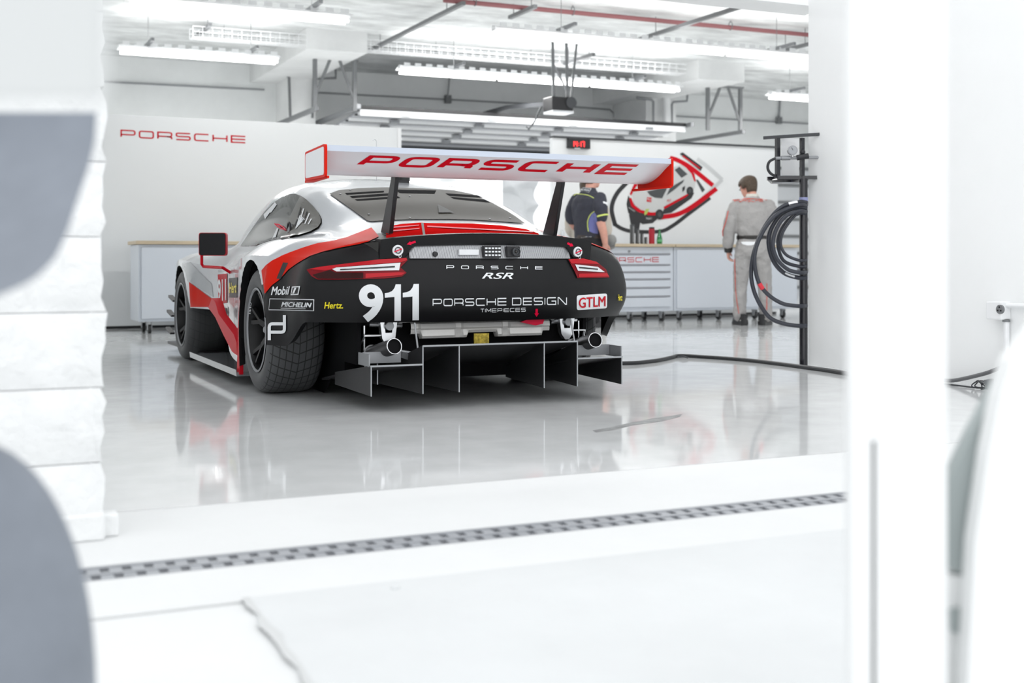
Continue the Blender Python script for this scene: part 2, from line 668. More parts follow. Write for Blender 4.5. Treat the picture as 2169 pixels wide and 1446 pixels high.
# drain channel and its grating
b = MB(); b.box((3, 3.0625, -0.16), (26, 0.15, 0.02)); struct(b.build('floor_channel', M['void'], smooth=None))
gr = thing('drain_grate', (0, 3.0625, 0), 'long galvanised drain grating with two rows of square holes across the concrete floor', 'drain grate')
x0g, x1g = -1.2, 5.4
def grate_run(y, w):
    bb = MB()
    bb.box(((x0g + x1g) / 2, y, -0.008), (x1g - x0g, w, 0.014))
    return bb
rails = MB()
for y, w in ((-0.064, 0.018), (0.0, 0.022), (0.064, 0.018)):
    rails.box(((x0g + x1g) / 2, y, -0.008), (x1g - x0g, w, 0.014))
M['galv'] = mat('galvanised_steel', srgb(158, 161, 166), 0.5, 0.2, noise=(20, 0.85, 1.05))
rails.build('frame_rail', M['galv'], gr, smooth=None)
bars = MB()
nb = int((x1g - x0g) / 0.052)
for i in range(nb):
    x = x0g + (i + 0.5) * 0.052
    bars.box((x, -0.034, -0.009), (0.030, 0.046, 0.012))
    bars.box((x + 0.026, 0.034, -0.009), (0.030, 0.046, 0.012))
tag(bars.build('cross_bar', M['galv'], gr, smooth=None), kind='stuff')

# left block pier: courses of split-faced block with an uneven edge
blk = MB()
random.seed(3)
z = 0.0
hc = 0.203
YB = 3.45
row = 0
while z < 3.3:
    xe = 0.372
    x = xe
    first = True
    while x > -2.6:
        w = (0.405 if row % 2 == 0 else 0.2) if first else 0.405
        n = 7
        # front face grid with a slightly rough relief
        V, F = [], []
        nz_ = 5
        for i in range(n + 1):
            for j in range(nz_ + 1):
                u, v = i / n, j / nz_
                px_ = x - w * u
                pz_ = z + 0.001 + (hc - 0.002) * v
                edge = (i in (0, n)) or (j in (0, nz_))
                dy = (0.006 if edge else -random.uniform(0.0, 0.012))
                dx = random.uniform(-0.012, 0.010) if (first and i == 0) else 0
                V.append((px_ + dx, YB + dy, pz_))
        for i in range(n):
            for j in range(nz_):
                a = i * (nz_ + 1) + j
                F.append((a, a + nz_ + 1, a + nz_ + 2, a + 1))
        blk.add(V, F)
        if first:
            V2 = []
            for j in range(nz_ + 1):
                V2 += [V[j], (V[j][0], YB + 0.4, V[j][2])]
            blk.add(V2, [(2 * j, 2 * j + 1, 2 * j + 3, 2 * j + 2) for j in range(nz_)])
        x -= w
        first = False
    z += hc
    row += 1
blk.box((-1.16, YB + 0.24, 2.0), (3.0, 0.40, 4.0))
struct(blk.build('wall_block_pier', M['block'], smooth=40))
b = MB(); b.box((0.30, YB - 0.012, 0.035), (0.14, 0.05, 0.07)); b.box((0.385, YB + 0.03, 0.03), (0.05, 0.06, 0.06))
struct(b.build('trim_1', M['block'], smooth=None, bevel=0.006))
b = MB(); b.box((0.1, (YB + 0.4 + Y_BACK) / 2, 2.0), (0.2, Y_BACK - YB - 0.4, 4.0)); struct(b.build('wall_left', M['white_wall'], smooth=None))

# right pier wall, door header
YE = 7.03
b = MB(); b.box((X_R + 0.15, (YE - 1.0) / 2, 2.4), (0.3, YE + 1.0, 4.8)); struct(b.build('wall_right', M['white_wall'], smooth=None))
zh = on_Y(1713, 12, YE).z
b = MB(); b.box((2.93, YE + 0.15, (zh + 4.8) / 2), (5.66, 0.3, 4.8 - zh)); struct(b.build('wall_header', M['white_wall'], smooth=None))
b = MB(); b.box((11.7, YE + 0.15, 3.9), (12.0, 0.3, 1.8)); struct(b.build('wall_header_next', M['white_wall'], smooth=None))
b = MB(); b.box((17.6, 13.5, 2.0), (0.2, 13.4, 4.0)); struct(b.build('wall_far_right', M['white_wall'], smooth=None))

# ceiling
b = MB(); b.box((8.7, (YE + Y_BACK) / 2, Z_CEIL + 0.1), (18.2, Y_BACK - YE + 0.6, 0.2)); struct(b.build('ceiling', M['ceiling'], smooth=None))

# back wall with two roller door openings (only the lit one behind the car is seen)
DOOR_X0 = on_Y(1065, 450, Y_BACK).x
DOOR_X1 = DOOR_X0 + 2.6
b = MB()
b.box((DOOR_X0 / 2, Y_BACK + 0.1, 2.0), (DOOR_X0, 0.2, 4.0))
b.box(((DOOR_X1 + 17.8) / 2, Y_BACK + 0.1, 2.0), (17.8 - DOOR_X1, 0.2, 4.0))
b.box(((DOOR_X0 + DOOR_X1) / 2, Y_BACK + 0.1, 3.45), (DOOR_X1 - DOOR_X0, 0.2, 1.1))
struct(b.build('wall_back', M['backwall'], smooth=None))
# ------------------------------------------------------------------ the race car
CX, CY = 2.55, 6.83
car = thing('race_car', (CX, CY, 0), 'white, red and black racing coupe numbered 911 with a tall rear wing', 'race car')
CARV = Vector((CX, CY, 0))

M['car_white'] = mat('white_silver_car_paint', (0.53, 0.55, 0.58), 0.22, 0.15, coat=0.6)
M['car_silver'] = mat('silver_car_paint', (0.36, 0.38, 0.40), 0.25, 0.35, coat=0.5)
M['car_black'] = mat('satin_black_car_paint', (0.009, 0.009, 0.010), 0.36, spec=0.22)
M['car_gloss_black'] = mat('gloss_black_car_paint', (0.018, 0.017, 0.015), 0.14, spec=0.4, coat=0.15)
M['car_red'] = mat('red_car_paint', (0.64, 0.018, 0.008), 0.35, spec=0.04)
M['engine_red'] = mat('red_engine_cover_paint', (0.62, 0.010, 0.010), 0.6, spec=0.0)
M['glass'] = mat('dark_tinted_window', (0.022, 0.021, 0.019), 0.04, spec=0.6)
M['rear_screen'] = mat('dark_rear_screen', (0.034, 0.030, 0.024), 0.4, spec=0.10)
M['carbon'] = mat('dark_carbon', (0.020, 0.020, 0.022), 0.4, spec=0.3)
M['vinyl_white'] = mat('white_vinyl', (0.80, 0.82, 0.84), 0.4)
M['vinyl_yellow'] = mat('yellow_vinyl', (0.85, 0.72, 0.01), 0.4)
M['lens_red'] = mat('red_lens', (0.20, 0.002, 0.007), 0.1, spec=0.2)
M['lens_dark'] = mat('dark_lens', (0.03, 0.004, 0.004), 0.1, spec=0.2)
M['lens_clear'] = mat('clear_lens', (0.72, 0.74, 0.76), 0.15, coat=1.0, bump=(160, 0.5, 0.002))

YT = [-1.0, -.7, -.38, 0, .42, .8, 1.1, 1.45, 1.75, 2.05, 2.3, 2.516, 2.8, 3.1, 3.42]
TAB = {
    'Sx': [.905, .932, 1.012, 1.028, 1.0, .935, .90, .885, .915, .98, 1.0, 1.005, .98, .92, .70],
    'Sz': [.755, .765, .77, .775, .755, .72, .70, .69, .70, .725, .745, .75, .72, .62, .50],
    'Cx': [.80, .84, .87, .885, .875, .845, .825, .82, .835, .865, .88, .88, .85, .78, .60],
    'Cz': [.80, .835, .855, .86, .845, .80, .775, .765, .77, .785, .80, .80, .755, .66, .54],
    'Vx': [.62, .69, .73, .755, .77, .775, .772, .77, .77, .76, .73, .70, .66, .60, .45],
    'Vz': [.845, .865, .885, .885, .875, .85, .835, .83, .83, .815, .80, .785, .73, .655, .54],
    'Wx': [.50, .57, .625, .665, .70, .715, .72, .72, .705, .62, .55, .52, .48, .44, .34],
    'Wz': [.86, .885, .925, .985, 1.015, 1.025, 1.02, .975, .885, .83, .80, .785, .735, .66, .545],
    'Rx': [.40, .455, .495, .535, .565, .575, .575, .575, .565, .50, .42, .38, .34, .30, .24],
    'Rz': [.868, .90, .955, 1.075, 1.165, 1.205, 1.20, 1.135, .995, .86, .81, .79, .745, .67, .55],
    'Qx': [.22, .25, .28, .30, .32, .33, .33, .32, .31, .28, .24, .21, .19, .16, .12],
    'Qz': [.875, .91, .965, 1.095, 1.205, 1.262, 1.268, 1.195, 1.045, .895, .82, .795, .75, .675, .555],
    'Tz': [.878, .915, .97, 1.10, 1.215, 1.278, 1.288, 1.215, 1.065, .91, .825, .80, .755, .68, .56],
}
def T(k, t):
    return pchip(YT, TAB[k], t)

def bend(t, x):
    # the tail sweeps forward towards its corners
    k = min(1.0, max(0.0, (-0.25 - t) / 0.75))
    k = k * k * (3 - 2 * k)
    return 0.27 * k * (abs(x) / 0.95) ** 3.0

def top_section(t, n=9):
    pts = [(T('Sx', t), T('Sz', t)), (T('Cx', t), T('Cz', t)), (T('Vx', t), T('Vz', t)), (T('Wx', t), T('Wz', t)),
           (T('Rx', t), T('Rz', t)), (T('Qx', t), T('Qz', t)), (0, T('Tz', t)), (-T('Qx', t), T('Qz', t))]
    c = catmull(pts, n)
    c = c[:6 * n + 1]
    c[-1] = np.array([0, T('Tz', t)])
    return [(float(p[0]), t + bend(t, p[0]), float(p[1])) for p in c]

TS = list(np.linspace(-1.0, -.25, 26)) + list(np.linspace(-.22, 2.3, 64)) + list(np.linspace(2.34, 3.42, 26))
secs = [top_section(t) for t in TS]
NS = len(secs[0])
V, F = [], []
for s_ in (-1, 1):
    base = len(V)
    for sec in secs:
        V += [(s_ * x, y, z) for x, y, z in sec]
    for i in range(len(TS) - 1):
        for j in range(NS - 1):
            a = base + i * NS + j
            F.append((a, a + 1, a + NS + 1, a + NS))

# lower band: wraps along the side and round the tail
side = [secs[i][0] for i in range(len(TS) - 1, -1, -1)]      # nose to tail
tail = secs[0][1:]                                           # corner to the middle
rim = side + tail
n_side = len(side)

def bottom_z(x, y, k):
    if k >= n_side - 1 or y < -0.36:
        # spat behind the wheel, then the bumper's lower edge
        d = abs(x)
        if y < -0.36 and k < n_side:
            t = min(1, max(0, (-.50 - y) / .25)); t = t * t * (3 - 2 * t)
            return .297 + (.432 - .297) * t
        return .432
    return pchip([.38, .60, .9, 1.2, 1.5, 1.75, 2.1, 2.9, 3.42], [.12, .14, .22, .32, .40, .405, .405, .16, .16], y)

def side_bulge(y, k):
    # outward offset (middle, bottom) of the band
    if k >= n_side - 1:
        return .062, .0
    if y > 2.05:
        return .012, .0
    if y > .5:
        return .0, pchip([.5, .8, 1.3, 1.7, 2.05], [.0, .05, .05, .02, .0], y)
    return pchip([-1.0, -.7, -.4, 0, .5], [.062, .05, .034, .022, .005], y), pchip([-1.0, -.7, -.4, 0, .5], [0., .01, .030, .02, 0.], y)

NR = 26
cols = []
for k, p in enumerate(rim):
    a = Vector(rim[max(k - 1, 0)]); c = Vector(rim[min(k + 1, len(rim) - 1)])
    tg = Vector((c.x - a.x, c.y - a.y, 0)).normalized()
    nrm = Vector((-tg.y, tg.x, 0))
    if k == len(rim) - 1:
        nrm = Vector((0, -1, 0))
    ref = Vector((p[0], p[1] - 1.0, 0))
    if nrm.dot(Vector((p[0], (-1.0 if p[1] < 0 else 0.2), 0))) < 0:
        nrm = -nrm
    zb = bottom_z(p[0], p[1], k)
    m_, b_ = side_bulge(p[1], k)
    if k >= n_side - 1:
        m_ = .062 + 0.02 * (1 - min(1, abs(p[0]) / .9))
    col_ = []
    for j in range(NR + 1):
        v = j / NR
        z = p[2] + (zb - p[2]) * v
        # quadratic through 0 (top), m_ at v = .62, b_ at the bottom
        vm = .60
        d = m_ * (v * (1 - v)) / (vm * (1 - vm)) + b_ * v * (v - vm) / (1 - vm)
        if v < vm:
            d = m_ * (1 - (1 - v / vm) ** 2)
        else:
            w = (v - vm) / (1 - vm)
            d = m_ + (b_ - m_) * w * w
        q = Vector(p) + nrm * d
        col_.append((q.x if abs(p[0]) > 1e-6 else 0.0, q.y, z))
    cols.append(col_)
for s_ in (-1, 1):
    base = len(V)
    for c_ in cols:
        V += [(s_ * x, y, z) for x, y, z in c_]
    for i in range(len(cols) - 1):
        for j in range(NR):
            a = base + i * (NR + 1) + j
            F.append((a, a + 1, a + NR + 2, a + NR + 1))

bm = bmesh.new()
vs = [bm.verts.new(p) for p in V]
for f in F:
    try:
        bm.faces.new([vs[i] for i in f])
    except ValueError:
        pass
bmesh.ops.remove_doubles(bm, verts=bm.verts, dist=0.0006)
# wheel arches
ARCH = [(0.0, .355, .395), (2.516, .335, .372)]
for (ya, za, ra) in ARCH:
    kill, rimv = [], set()
    for f in bm.faces:
        c = f.calc_center_median()
        if abs(c.x) > .6 and c.z < .80 and (math.hypot(c.y - ya, c.z - za) < ra or (abs(c.y - ya) < ra - .004 and c.z < za)):
            kill.append(f)
            rimv.update(f.verts)
    bmesh.ops.delete(bm, geom=kill, context='FACES')
    for v in [v for v in rimv if v.is_valid]:
        d = math.hypot(v.co.y - ya, v.co.z - za)
        if v.co.z > za:
            v.co.y = ya + (v.co.y - ya) * ra / d
            v.co.z = za + (v.co.z - za) * ra / d
        else:
            v.co.y = ya + math.copysign(ra, v.co.y - ya)
# round the tail corners off
cv = [v for v in bm.verts if abs(v.co.x) > .62 and v.co.y < -.47 and not v.is_boundary]
for _ in range(14):
    bmesh.ops.smooth_vert(bm, verts=cv, factor=0.5, use_axis_x=True, use_axis_y=True, use_axis_z=False)
# turn every open edge of the lower band inwards for a panel thickness
edges = [e for e in bm.edges if e.is_boundary]
ret = bmesh.ops.extrude_edge_only(bm, edges=edges)
for f in [g for g in ret['geom'] if isinstance(g, bmesh.types.BMFace)]:
    f.material_index = 1
for v in [g for g in ret['geom'] if isinstance(g, bmesh.types.BMVert)]:
    arch = any(abs(math.hypot(v.co.y - ya, v.co.z - za) - ra) < .01 for ya, za, ra in ARCH)
    if arch:
        v.co.x *= .96
    else:
        v.co.x *= .965
        v.co.y *= .985 if v.co.y < 0 else 1
        v.co.z += .012
bmesh.ops.recalc_face_normals(bm, faces=bm.faces)
me = bpy.data.meshes.new('body_shell')
bm.to_mesh(me); bm.free()
me.polygons.foreach_set('use_smooth', [True] * len(me.polygons))
me.set_sharp_from_angle(angle=math.radians(45))
me.materials.append(M['car_white']); me.materials.append(M['car_black'])
body = bpy.data.objects.new('body_shell', me)
COL.objects.link(body); body.parent = car
# black tail: everything below the red swoosh (the boundary itself lies under the red vinyl)
def to_px(p):
    d = Vector(p) - EYE
    D = d.dot(FWD)
    return 1084.5 + d.dot(RGT) / D * FPX, HORIZON - d.z / D * FPX

def inside(poly, x, y):
    r = False
    n = len(poly)
    for i in range(n):
        (x1, y1), (x2, y2) = poly[i], poly[i - 1]
        if (y1 > y) != (y2 > y) and x < (x2 - x1) * (y - y1) / (y2 - y1) + x1:
            r = not r
    return r

BLACK = [(540, 610), (556, 600), (570, 580), (600, 558), (640, 540), (680, 526), (720, 518), (757, 508), (795, 494), (1300, 494), (1400, 900), (540, 900)]
mi = []
for p in me.polygons:
    c = p.center.copy()
    c.x = -abs(c.x)
    mi.append(1 if p.material_index == 1 or c.y < -0.2 and inside(BLACK, *to_px(c + CARV)) else 0)
me.polygons.foreach_set('material_index', mi)
HB = hits(bvh_of([body]))
# ------------------------------------------------------------------ livery, windows and lamps laid on the body
def body_patch(name, poly, mt, off=0.002, parent=None, cell=6, mirror=False, hit=None, label=None, jump=.45):
    n = len(poly)
    o = decal(name, poly, [tuple(range(n))], hit or HB, mt, parent or body, cell, off, True, jump)
    if label: o['label'] = label
    if mirror:
        me2 = o.data.copy()
        for v in me2.vertices:
            v.co.x = -v.co.x
        me2.flip_normals()
        m2 = bpy.data.objects.new(name, me2)
        COL.objects.link(m2)
        m2.parent = parent or body
        if label: m2['label'] = label
    return o

def body_text(name, VF, quad, mt, off=0.004, parent=None, cell=10, hit=None, label=None):
    V2 = to_quad(VF[0], quad)
    o = decal(name, V2, VF[1], hit or HB, mt, parent or body, cell, off)
    if label: o['label'] = label
    return o

# red swoosh over the haunches, both sides
RED_HAUNCH = [(555, 573), (564, 562), (577, 552), (595, 543), (615, 535), (640, 526), (659, 520), (673, 516), (705, 511), (733, 504), (754, 496), (787, 483), (803, 502), (781, 512), (759, 518), (712, 527), (684, 534), (657, 543), (637, 554), (626, 561), (612, 571), (592, 593), (577, 604), (562, 622)]
body_patch('red_stripe', RED_HAUNCH, M['car_red'], .004, cell=2, jump=.2, mirror=True, label='red swoosh stripe')
body_patch('haunch_vent', [(601, 556), (612, 557), (596, 591), (587, 590)], M['black'], .005)
body_patch('front_stripe', [(401, 597), (449, 632), (453, 640), (452, 650), (404, 650)], M['car_red'], .003, label='red stripe behind the front wheel')
bl = [on_X(px, py, CX - 1.0) - CARV for px, py in ((449, 631), (456, 640), (463, 665), (495, 708), (501, 725), (502, 752), (497, 749), (491, 744), (473, 709), (456, 672), (441, 651))]
b = MB(); nbl = len(bl)
b.add(bl + [q + Vector((.05, 0, 0)) for q in bl], [tuple(range(nbl)), tuple(range(2 * nbl - 1, nbl - 1, -1))] + [(i, i + nbl, (i + 1) % nbl + nbl, (i + 1) % nbl) for i in range(nbl)])
b.build('sill_blade', M['red'], car, 30)
body_patch('silver_stripe', [(386, 557), (404, 555), (423, 576), (449, 601), (452, 629), (397, 595), (393, 576), (386, 567)], M['car_silver'], .002)
body_patch('engine_cover_stripe', [(818, 482), (850, 476), (890, 473), (905, 474), (1000, 475), (1060, 479), (1115, 487), (1140, 496), (1146, 505), (1000, 505), (818, 512)], M['engine_red'], .005, cell=2, jump=.3, label='red stripe across the engine cover')
body_patch('engine_cover_slot', [(892, 475), (897, 475), (901, 500), (896, 500)], M['black'], .008, cell=2)
for q in ([(824, 484), (888, 479), (887, 481), (824, 487)], [(826, 491), (889, 486), (888, 488), (826, 494)], [(905, 481), (1130, 493), (1128, 495), (905, 484)]):
    body_patch('engine_cover_rib', q, M['pink_red'], .009, cell=2, jump=.3)

# windows
side_win = [(505, 528), (520, 506), (534, 485), (548, 465), (562, 447), (578, 431), (599, 417), (615, 411.5), (626, 411), (637, 415), (650, 423.5), (664, 437), (676, 452), (682, 464), (682, 474), (676, 484), (660, 493), (637, 500), (615, 504), (595, 509), (574, 514), (545, 521), (525, 525)]
HL = hits(bvh_of([body]), lambda q: q.x < CX - .35 and q.x > CX - .82 and q.z > .84)
body_patch('side_window', side_win, M['glass'], .003, mirror=True, label='dark side window', hit=HL, jump=.4, cell=4)
M['lexan'] = mat('smoked_quarter_panel', (0.10, 0.095, 0.085), 0.2, spec=0.6)
body_patch('quarter_window', [(638, 416), (650, 423.5), (664, 437), (676, 452), (681, 464), (681, 474), (675, 483), (659, 492), (637, 499), (615, 503), (588, 509), (600, 490), (615, 463)], M['lexan'], .009, cell=4,  label='smoked quarter panel with vent slots')
for i, (xa, ya, xb, yb) in enumerate([(633, 463, 639, 441), (638, 468, 645, 444), (643, 473, 652, 450), (648, 476, 657, 454), (626, 480, 632, 466), (655, 477, 661, 466)]):
    body_patch('vent_slot', [(xa, ya), (xa + 2.4, ya + .4), (xb + 2.4, yb + .4), (xb, yb)], M['black'] if i % 2 == 0 else M['vinyl_white'], .012)
for k in range(5):
    body_patch('small_lettering', [(627 + 2.5 * k + 2, 486 - 3 * k), (630 + 2.5 * k + 2, 485 - 3 * k), (640 + 2.5 * k, 458 + 2 * k), (638 + 2.5 * k, 458 + 2 * k)], M['vinyl_white'], .012)
for (wx, wy, wl) in ((560, 455, 0), (572, 442, 0)):
    body_patch('window_sticker', [(wx, wy), (wx + 12, wy - 13), (wx + 16, wy - 8), (wx + 3, wy + 10)], M['vinyl_white'], .006)
body_patch('window_sticker', [(577, 509), (588, 484), (592, 484), (584, 508)], M['vinyl_white'], .006)
loc, nr = HB(616, 485)
b = MB(); c = loc - CARV
b.tube([c + nr * .012 + Vector((0, math.cos(a), math.sin(a))) * .034 for a in np.linspace(0, 2 * PI, 25)[:-1]], .006, 6, closed=True)
b.build('air_inlet_ring', M['black'], body)
b = MB(); b.cyl(c, c + nr * .012, .030, 20); b.build('air_inlet', M['steel'], body)
lp = [HB(612, 490)[0], HB(600, 486)[0], HB(591, 480)[0], HB(588, 477)[0], HB(596, 478)[0], HB(606, 484)[0]]
b = MB(); b.tube([p - CARV + nr * .02 for p in lp], .004, 6, closed=True); b.build('red_pull_loop', M['pink_red'], body)

rear_screen = [(698, 412), (717, 404.5), (758, 400.5), (813, 398.5), (843, 399), (898, 401), (963, 405), (1000, 413), (1040, 430.5), (1075, 449.5), (1090, 459), (1111, 474.5), (1064, 471), (1000, 467), (954, 466), (880, 466), (825, 468), (788, 470.5), (778, 469), (760, 456), (735, 438), (715, 424)]
rs = body_patch('rear_screen', rear_screen, M['rear_screen'], .006, cell=4, label='dark louvred rear screen')
LOUV = [[(730, 411), (813, 406), (813, 409.5), (735, 414.5)], [(741, 417.5), (830, 411), (834, 415.5), (746, 421.5)], [(751, 424.5), (842, 417.5), (848, 421.5), (757, 427.5)],
        [(836, 403.5), (924, 405.5), (920, 412.5), (847, 411)], [(943, 411.5), (1010, 415.5), (1024, 421), (952, 417)], [(953, 419), (1027, 425), (1038, 431), (962, 423.5)]]
for q in LOUV:
    body_patch('louvre', q, M['void'], .007, parent=rs, cell=4)
body_patch('screen_duct', [(927, 436), (932, 438), (961, 453), (929, 453.5)], M['black'], .010, parent=rs)
for (qx, qy) in ((742, 405), (721, 413), (781, 456), (827, 463), (868, 463.5), (868, 418), (1037, 466), (1080, 464)):
    h = HB(qx, qy)
    b = MB(); b.cyl(h[0] - CARV, h[0] - CARV + h[1] * .009, .007, 8); b.build('screw', M['steel'], rs)

# tail lamps
TL = [(652, 572), (679, 566), (804, 550), (861, 547), (863, 552), (848, 567), (861, 578), (851, 586), (814, 590), (714, 592.5), (674, 592.5), (662, 586)]
t1 = body_patch('tail_lamp', TL, M['lens_red'], .009, parent=car, label='red tail lamp with a clear strip')
M['lens_bright'] = mat('bright_red_lens', (.48, .004, .012), .1, spec=.3)
body_patch('upper_lens', [(655, 571.5), (679, 566.5), (804, 550.5), (860, 547.5), (862, 552), (850, 556), (715, 567), (702, 572), (690, 574)], M['lens_bright'], .0115, parent=t1)
body_patch('lower_lens', [(775, 580), (845, 577), (858, 578), (850, 583), (775, 589)], M['lens_bright'], .0115, parent=t1)
body_patch('clear_strip', [(705, 571), (714, 568), (848, 557.5), (845, 573), (714, 576)], M['lens_clear'], .013, parent=t1)
body_patch('led_strip', [(722, 571.5), (836, 564.5), (836, 567.5), (722, 573.5)], M['black'], .016, parent=t1)
body_patch('dark_lens', [(664, 583), (700, 573), (712, 578), (770, 578), (770, 590), (714, 591), (675, 591)], M['lens_dark'], .012, parent=t1)
TR = [(1201, 549.5), (1233, 548), (1261, 555), (1281, 571), (1288, 588), (1221, 589), (1215, 575), (1205, 557)]
t2 = body_patch('tail_lamp', TR, M['lens_red'], .009, parent=car, label='red tail lamp with a clear strip')
body_patch('upper_lens', [(1202, 550), (1233, 548.5), (1260, 555.5), (1266, 560), (1216, 559), (1208, 559)], M['lens_bright'], .0115, parent=t2)
body_patch('lower_lens', [(1224, 580), (1282, 579), (1287, 586), (1223, 587)], M['lens_bright'], .0115, parent=t2)
body_patch('clear_strip', [(1215, 561), (1262, 566), (1277, 577), (1221, 574)], M['lens_clear'], .013, parent=t2)
body_patch('led_strip', [(1222, 566), (1262, 570), (1262, 572.5), (1223, 569)], M['black'], .016, parent=t2)

# lettering on the black tail
ONE = ([(0.60, 0), (1, 0), (1, 1), (.68, 1), (.60, .90), (.46, .82), (.25, .775), (0, .76), (0, .635), (.60, .655)], [tuple(range(10))])
nb_ = body_text('number_nine', font_text('9', bold=0.035), [(760, 602), (812, 602), (812, 680.5), (761, 681)], M['vinyl_white'], label='white number nine')
body_text('number_one', ONE, [(815, 602), (849, 602), (849, 678), (815, 678.5)], M['vinyl_white'], label='white number one')
body_text('number_one', ONE, [(853, 601.5), (887, 601), (887, 677), (853, 677.5)], M['vinyl_white'], label='white number one')
body_text('brand_lettering', stroke_text('PORSCHE', .2, 1.75), [(945, 562), (1149, 564), (1149, 571), (945, 570)], M['vinyl_white'])
body_text('model_lettering', font_text('RSR', bold=.012, shear=0.35), [(1020, 577.5), (1087, 577.5), (1087, 591), (1020, 590)], M['vinyl_white'])
body_text('sponsor_lettering', stroke_text('PORSCHE DESIGN', .17, .32), [(916, 632), (1200, 628), (1200, 645), (916, 648)], M['vinyl_white'])
body_text('small_lettering', stroke_text('TIMEPIECES', .2, .35), [(1017, 652.5), (1113, 650.5), (1113, 659), (1017, 661)], M['vinyl_white'])
gt = body_patch('class_plate', rounded([(1221, 625, 'r'), (1285, 621, 'r'), (1285, 652, 'r'), (1221, 656, 'r')], 5, True), M['vinyl_white'], .003, label='white class plate with red letters')
body_text('plate_lettering', font_text('GTLM', bold=.012), [(1225, 630), (1281, 626), (1281, 647.5), (1225, 651)], M['red'], .006, parent=gt)
body_text('oil_lettering', font_text('Mobil', bold=.03, shear=.15), [(577, 607), (616, 606), (614, 624), (575, 625)], M['vinyl_white'])
for q in ([(620, 607), (637, 606), (633.5, 624), (617, 625)],):
    o1 = body_patch('oil_badge', q, M['vinyl_white'], .004)
    body_patch('badge_inset', [(622, 609), (634.5, 608.2), (631.7, 622), (619.5, 623)], M['car_black'], .006, parent=o1)
    body_text('badge_digit', font_text('1', bold=.03, shear=.15), [(624, 610), (631, 609.5), (629, 621), (622, 622)], M['vinyl_white'], .008, parent=o1)
mq = [(572, 632), (666, 633.5), (665.5, 658), (570, 656.5)]
o1 = body_patch('tyre_maker_badge', mq, M['vinyl_white'], .003, label='black badge with a white frame')
body_patch('badge_inset', [(573.3, 633.5), (664.5, 635), (664, 656.5), (571.3, 655)], M['car_black'], .005, parent=o1)
body_text('tyre_maker_lettering', font_text('MICHELIN', bold=.04, shear=.2), [(599, 639), (662, 640), (661, 650), (598, 649.5)], M['vinyl_white'], .007, parent=o1)
body_patch('badge_rule', [(597, 651.8), (649, 652.2), (649, 653.2), (597, 652.8)], M['vinyl_white'], .007, parent=o1)
body_text('rental_lettering', font_text('Hertz.', bold=.02, shear=.12), [(688, 639), (727, 639.5), (727, 652.5), (687, 653)], M['vinyl_yellow'], label='yellow lettering')
for path in ([(571.5, 720), (571.5, 685.5, 'r'), (603.5, 685.5)], [(603.8, 667), (603.8, 703, 'r'), (574, 703)]):
    pv, pf = stroke(rounded(path, 7), 6.5)
    o1 = decal('design_logo', pv, pf, HB, M['vinyl_white'], body, 8, .004)
def arrow(ax, ay, bx, by, w):
    a, c = Vector((ax, ay)), Vector((bx, by))
    d = (c - a); L_ = d.length; d.normalize(); n = Vector((-d.y, d.x))
    h = a + d * L_ * .55
    return [tuple(p) for p in (a + n * w * .5, h + n * w * .5, h + n * w, c, h - n * w, h - n * w * .5, a - n * w * .5)]
body_patch('red_arrow', arrow(1136, 653, 1136, 670, 5), M['pink_red'], .004)
body_text('corner_lettering', font_text('Hertz', bold=.02), [(1308, 623), (1317, 623), (1317, 636), (1308, 636)], M['vinyl_yellow'], .004)

# door: number panel and stickers
pn = body_patch('number_panel', [(462, 581), (482, 579), (482, 641), (464, 644)], M['red'], .003, label='red number panel')
body_text('panel_number', font_text('911', bold=.03), [(462.5, 592), (480.5, 590), (481, 637), (463.5, 640)], M['vinyl_white'], .006, parent=pn)
body_patch('driver_name_strip', [(463, 571.5), (482, 569.5), (482, 574.5), (463, 576.5)], M['car_silver'], .004)
HD = hits(bvh_of([body]), lambda q: q.y > CY + .44)
hz = body_patch('sponsor_panel', [(486, 589), (503.5, 587), (502.5, 630), (486.5, 630.5)], M['black'], .003, hit=HD)
body_text('rental_lettering', font_text('Hert', bold=.025), [(487.2, 599), (503, 597), (502.5, 620), (487.2, 621)], M['vinyl_yellow'], .006, parent=hz, hit=HD, label='yellow lettering')
wp = body_patch('sticker_panel', [(466, 648), (484, 650), (484, 676), (469, 673)], M['car_silver'], .003)
body_patch('black_sticker', [(467, 650), (474, 651), (474.5, 669), (469.5, 664)], M['black'], .005, parent=wp)
body_patch('black_sticker', [(476.5, 652), (482.5, 652.5), (482.5, 672), (477, 671)], M['black'], .005, parent=wp)

# ------------------------------------------------------------------ tail spoiler with its grille
def y_tail(x):
    return -1.075 + 0.27 * (abs(x) / 0.95) ** 3.0
def spo_top(x):
    return 0.886 - 0.034 * (abs(x) / .60) ** 2.2
def spo_bot(x):
    a = abs(x)
    t = min(1, max(0, (a - .43) / .055))
    t = t * t * (3 - 2 * t)
    return .826 - .010 * (a / .45) ** 2 - t * .058
SPX = list(np.linspace(-.60, .60, 61))
b = MB()
V, F = [], []
for x in SPX:
    yr = y_tail(x)
    zt, zb = spo_top(x), spo_bot(x)
    V += [(x, yr, zt), (x, yr + .004, zt - .012), (x, yr + .020, zb + .004), (x, yr + .030, zb), (x, yr + .16, zb), (x * 1.05, yr + .34, .872 - .02 * abs(x)), (x, yr + .20, zt - .004 + .004), (x, yr + .06, zt + .004)]
for i in range(len(SPX) - 1):
    for j in range(8):
        F.append((i * 8 + j, i * 8 + (j + 1) % 8, i * 8 + 8 + (j + 1) % 8, i * 8 + 8 + j))
F.append(tuple(range(8))); F.append(tuple(range((len(SPX) - 1) * 8 + 7, (len(SPX) - 1) * 8 - 1, -1)))
b.add(V, F)
spoiler = b.build('tail_spoiler', M['car_black'], car, 35)
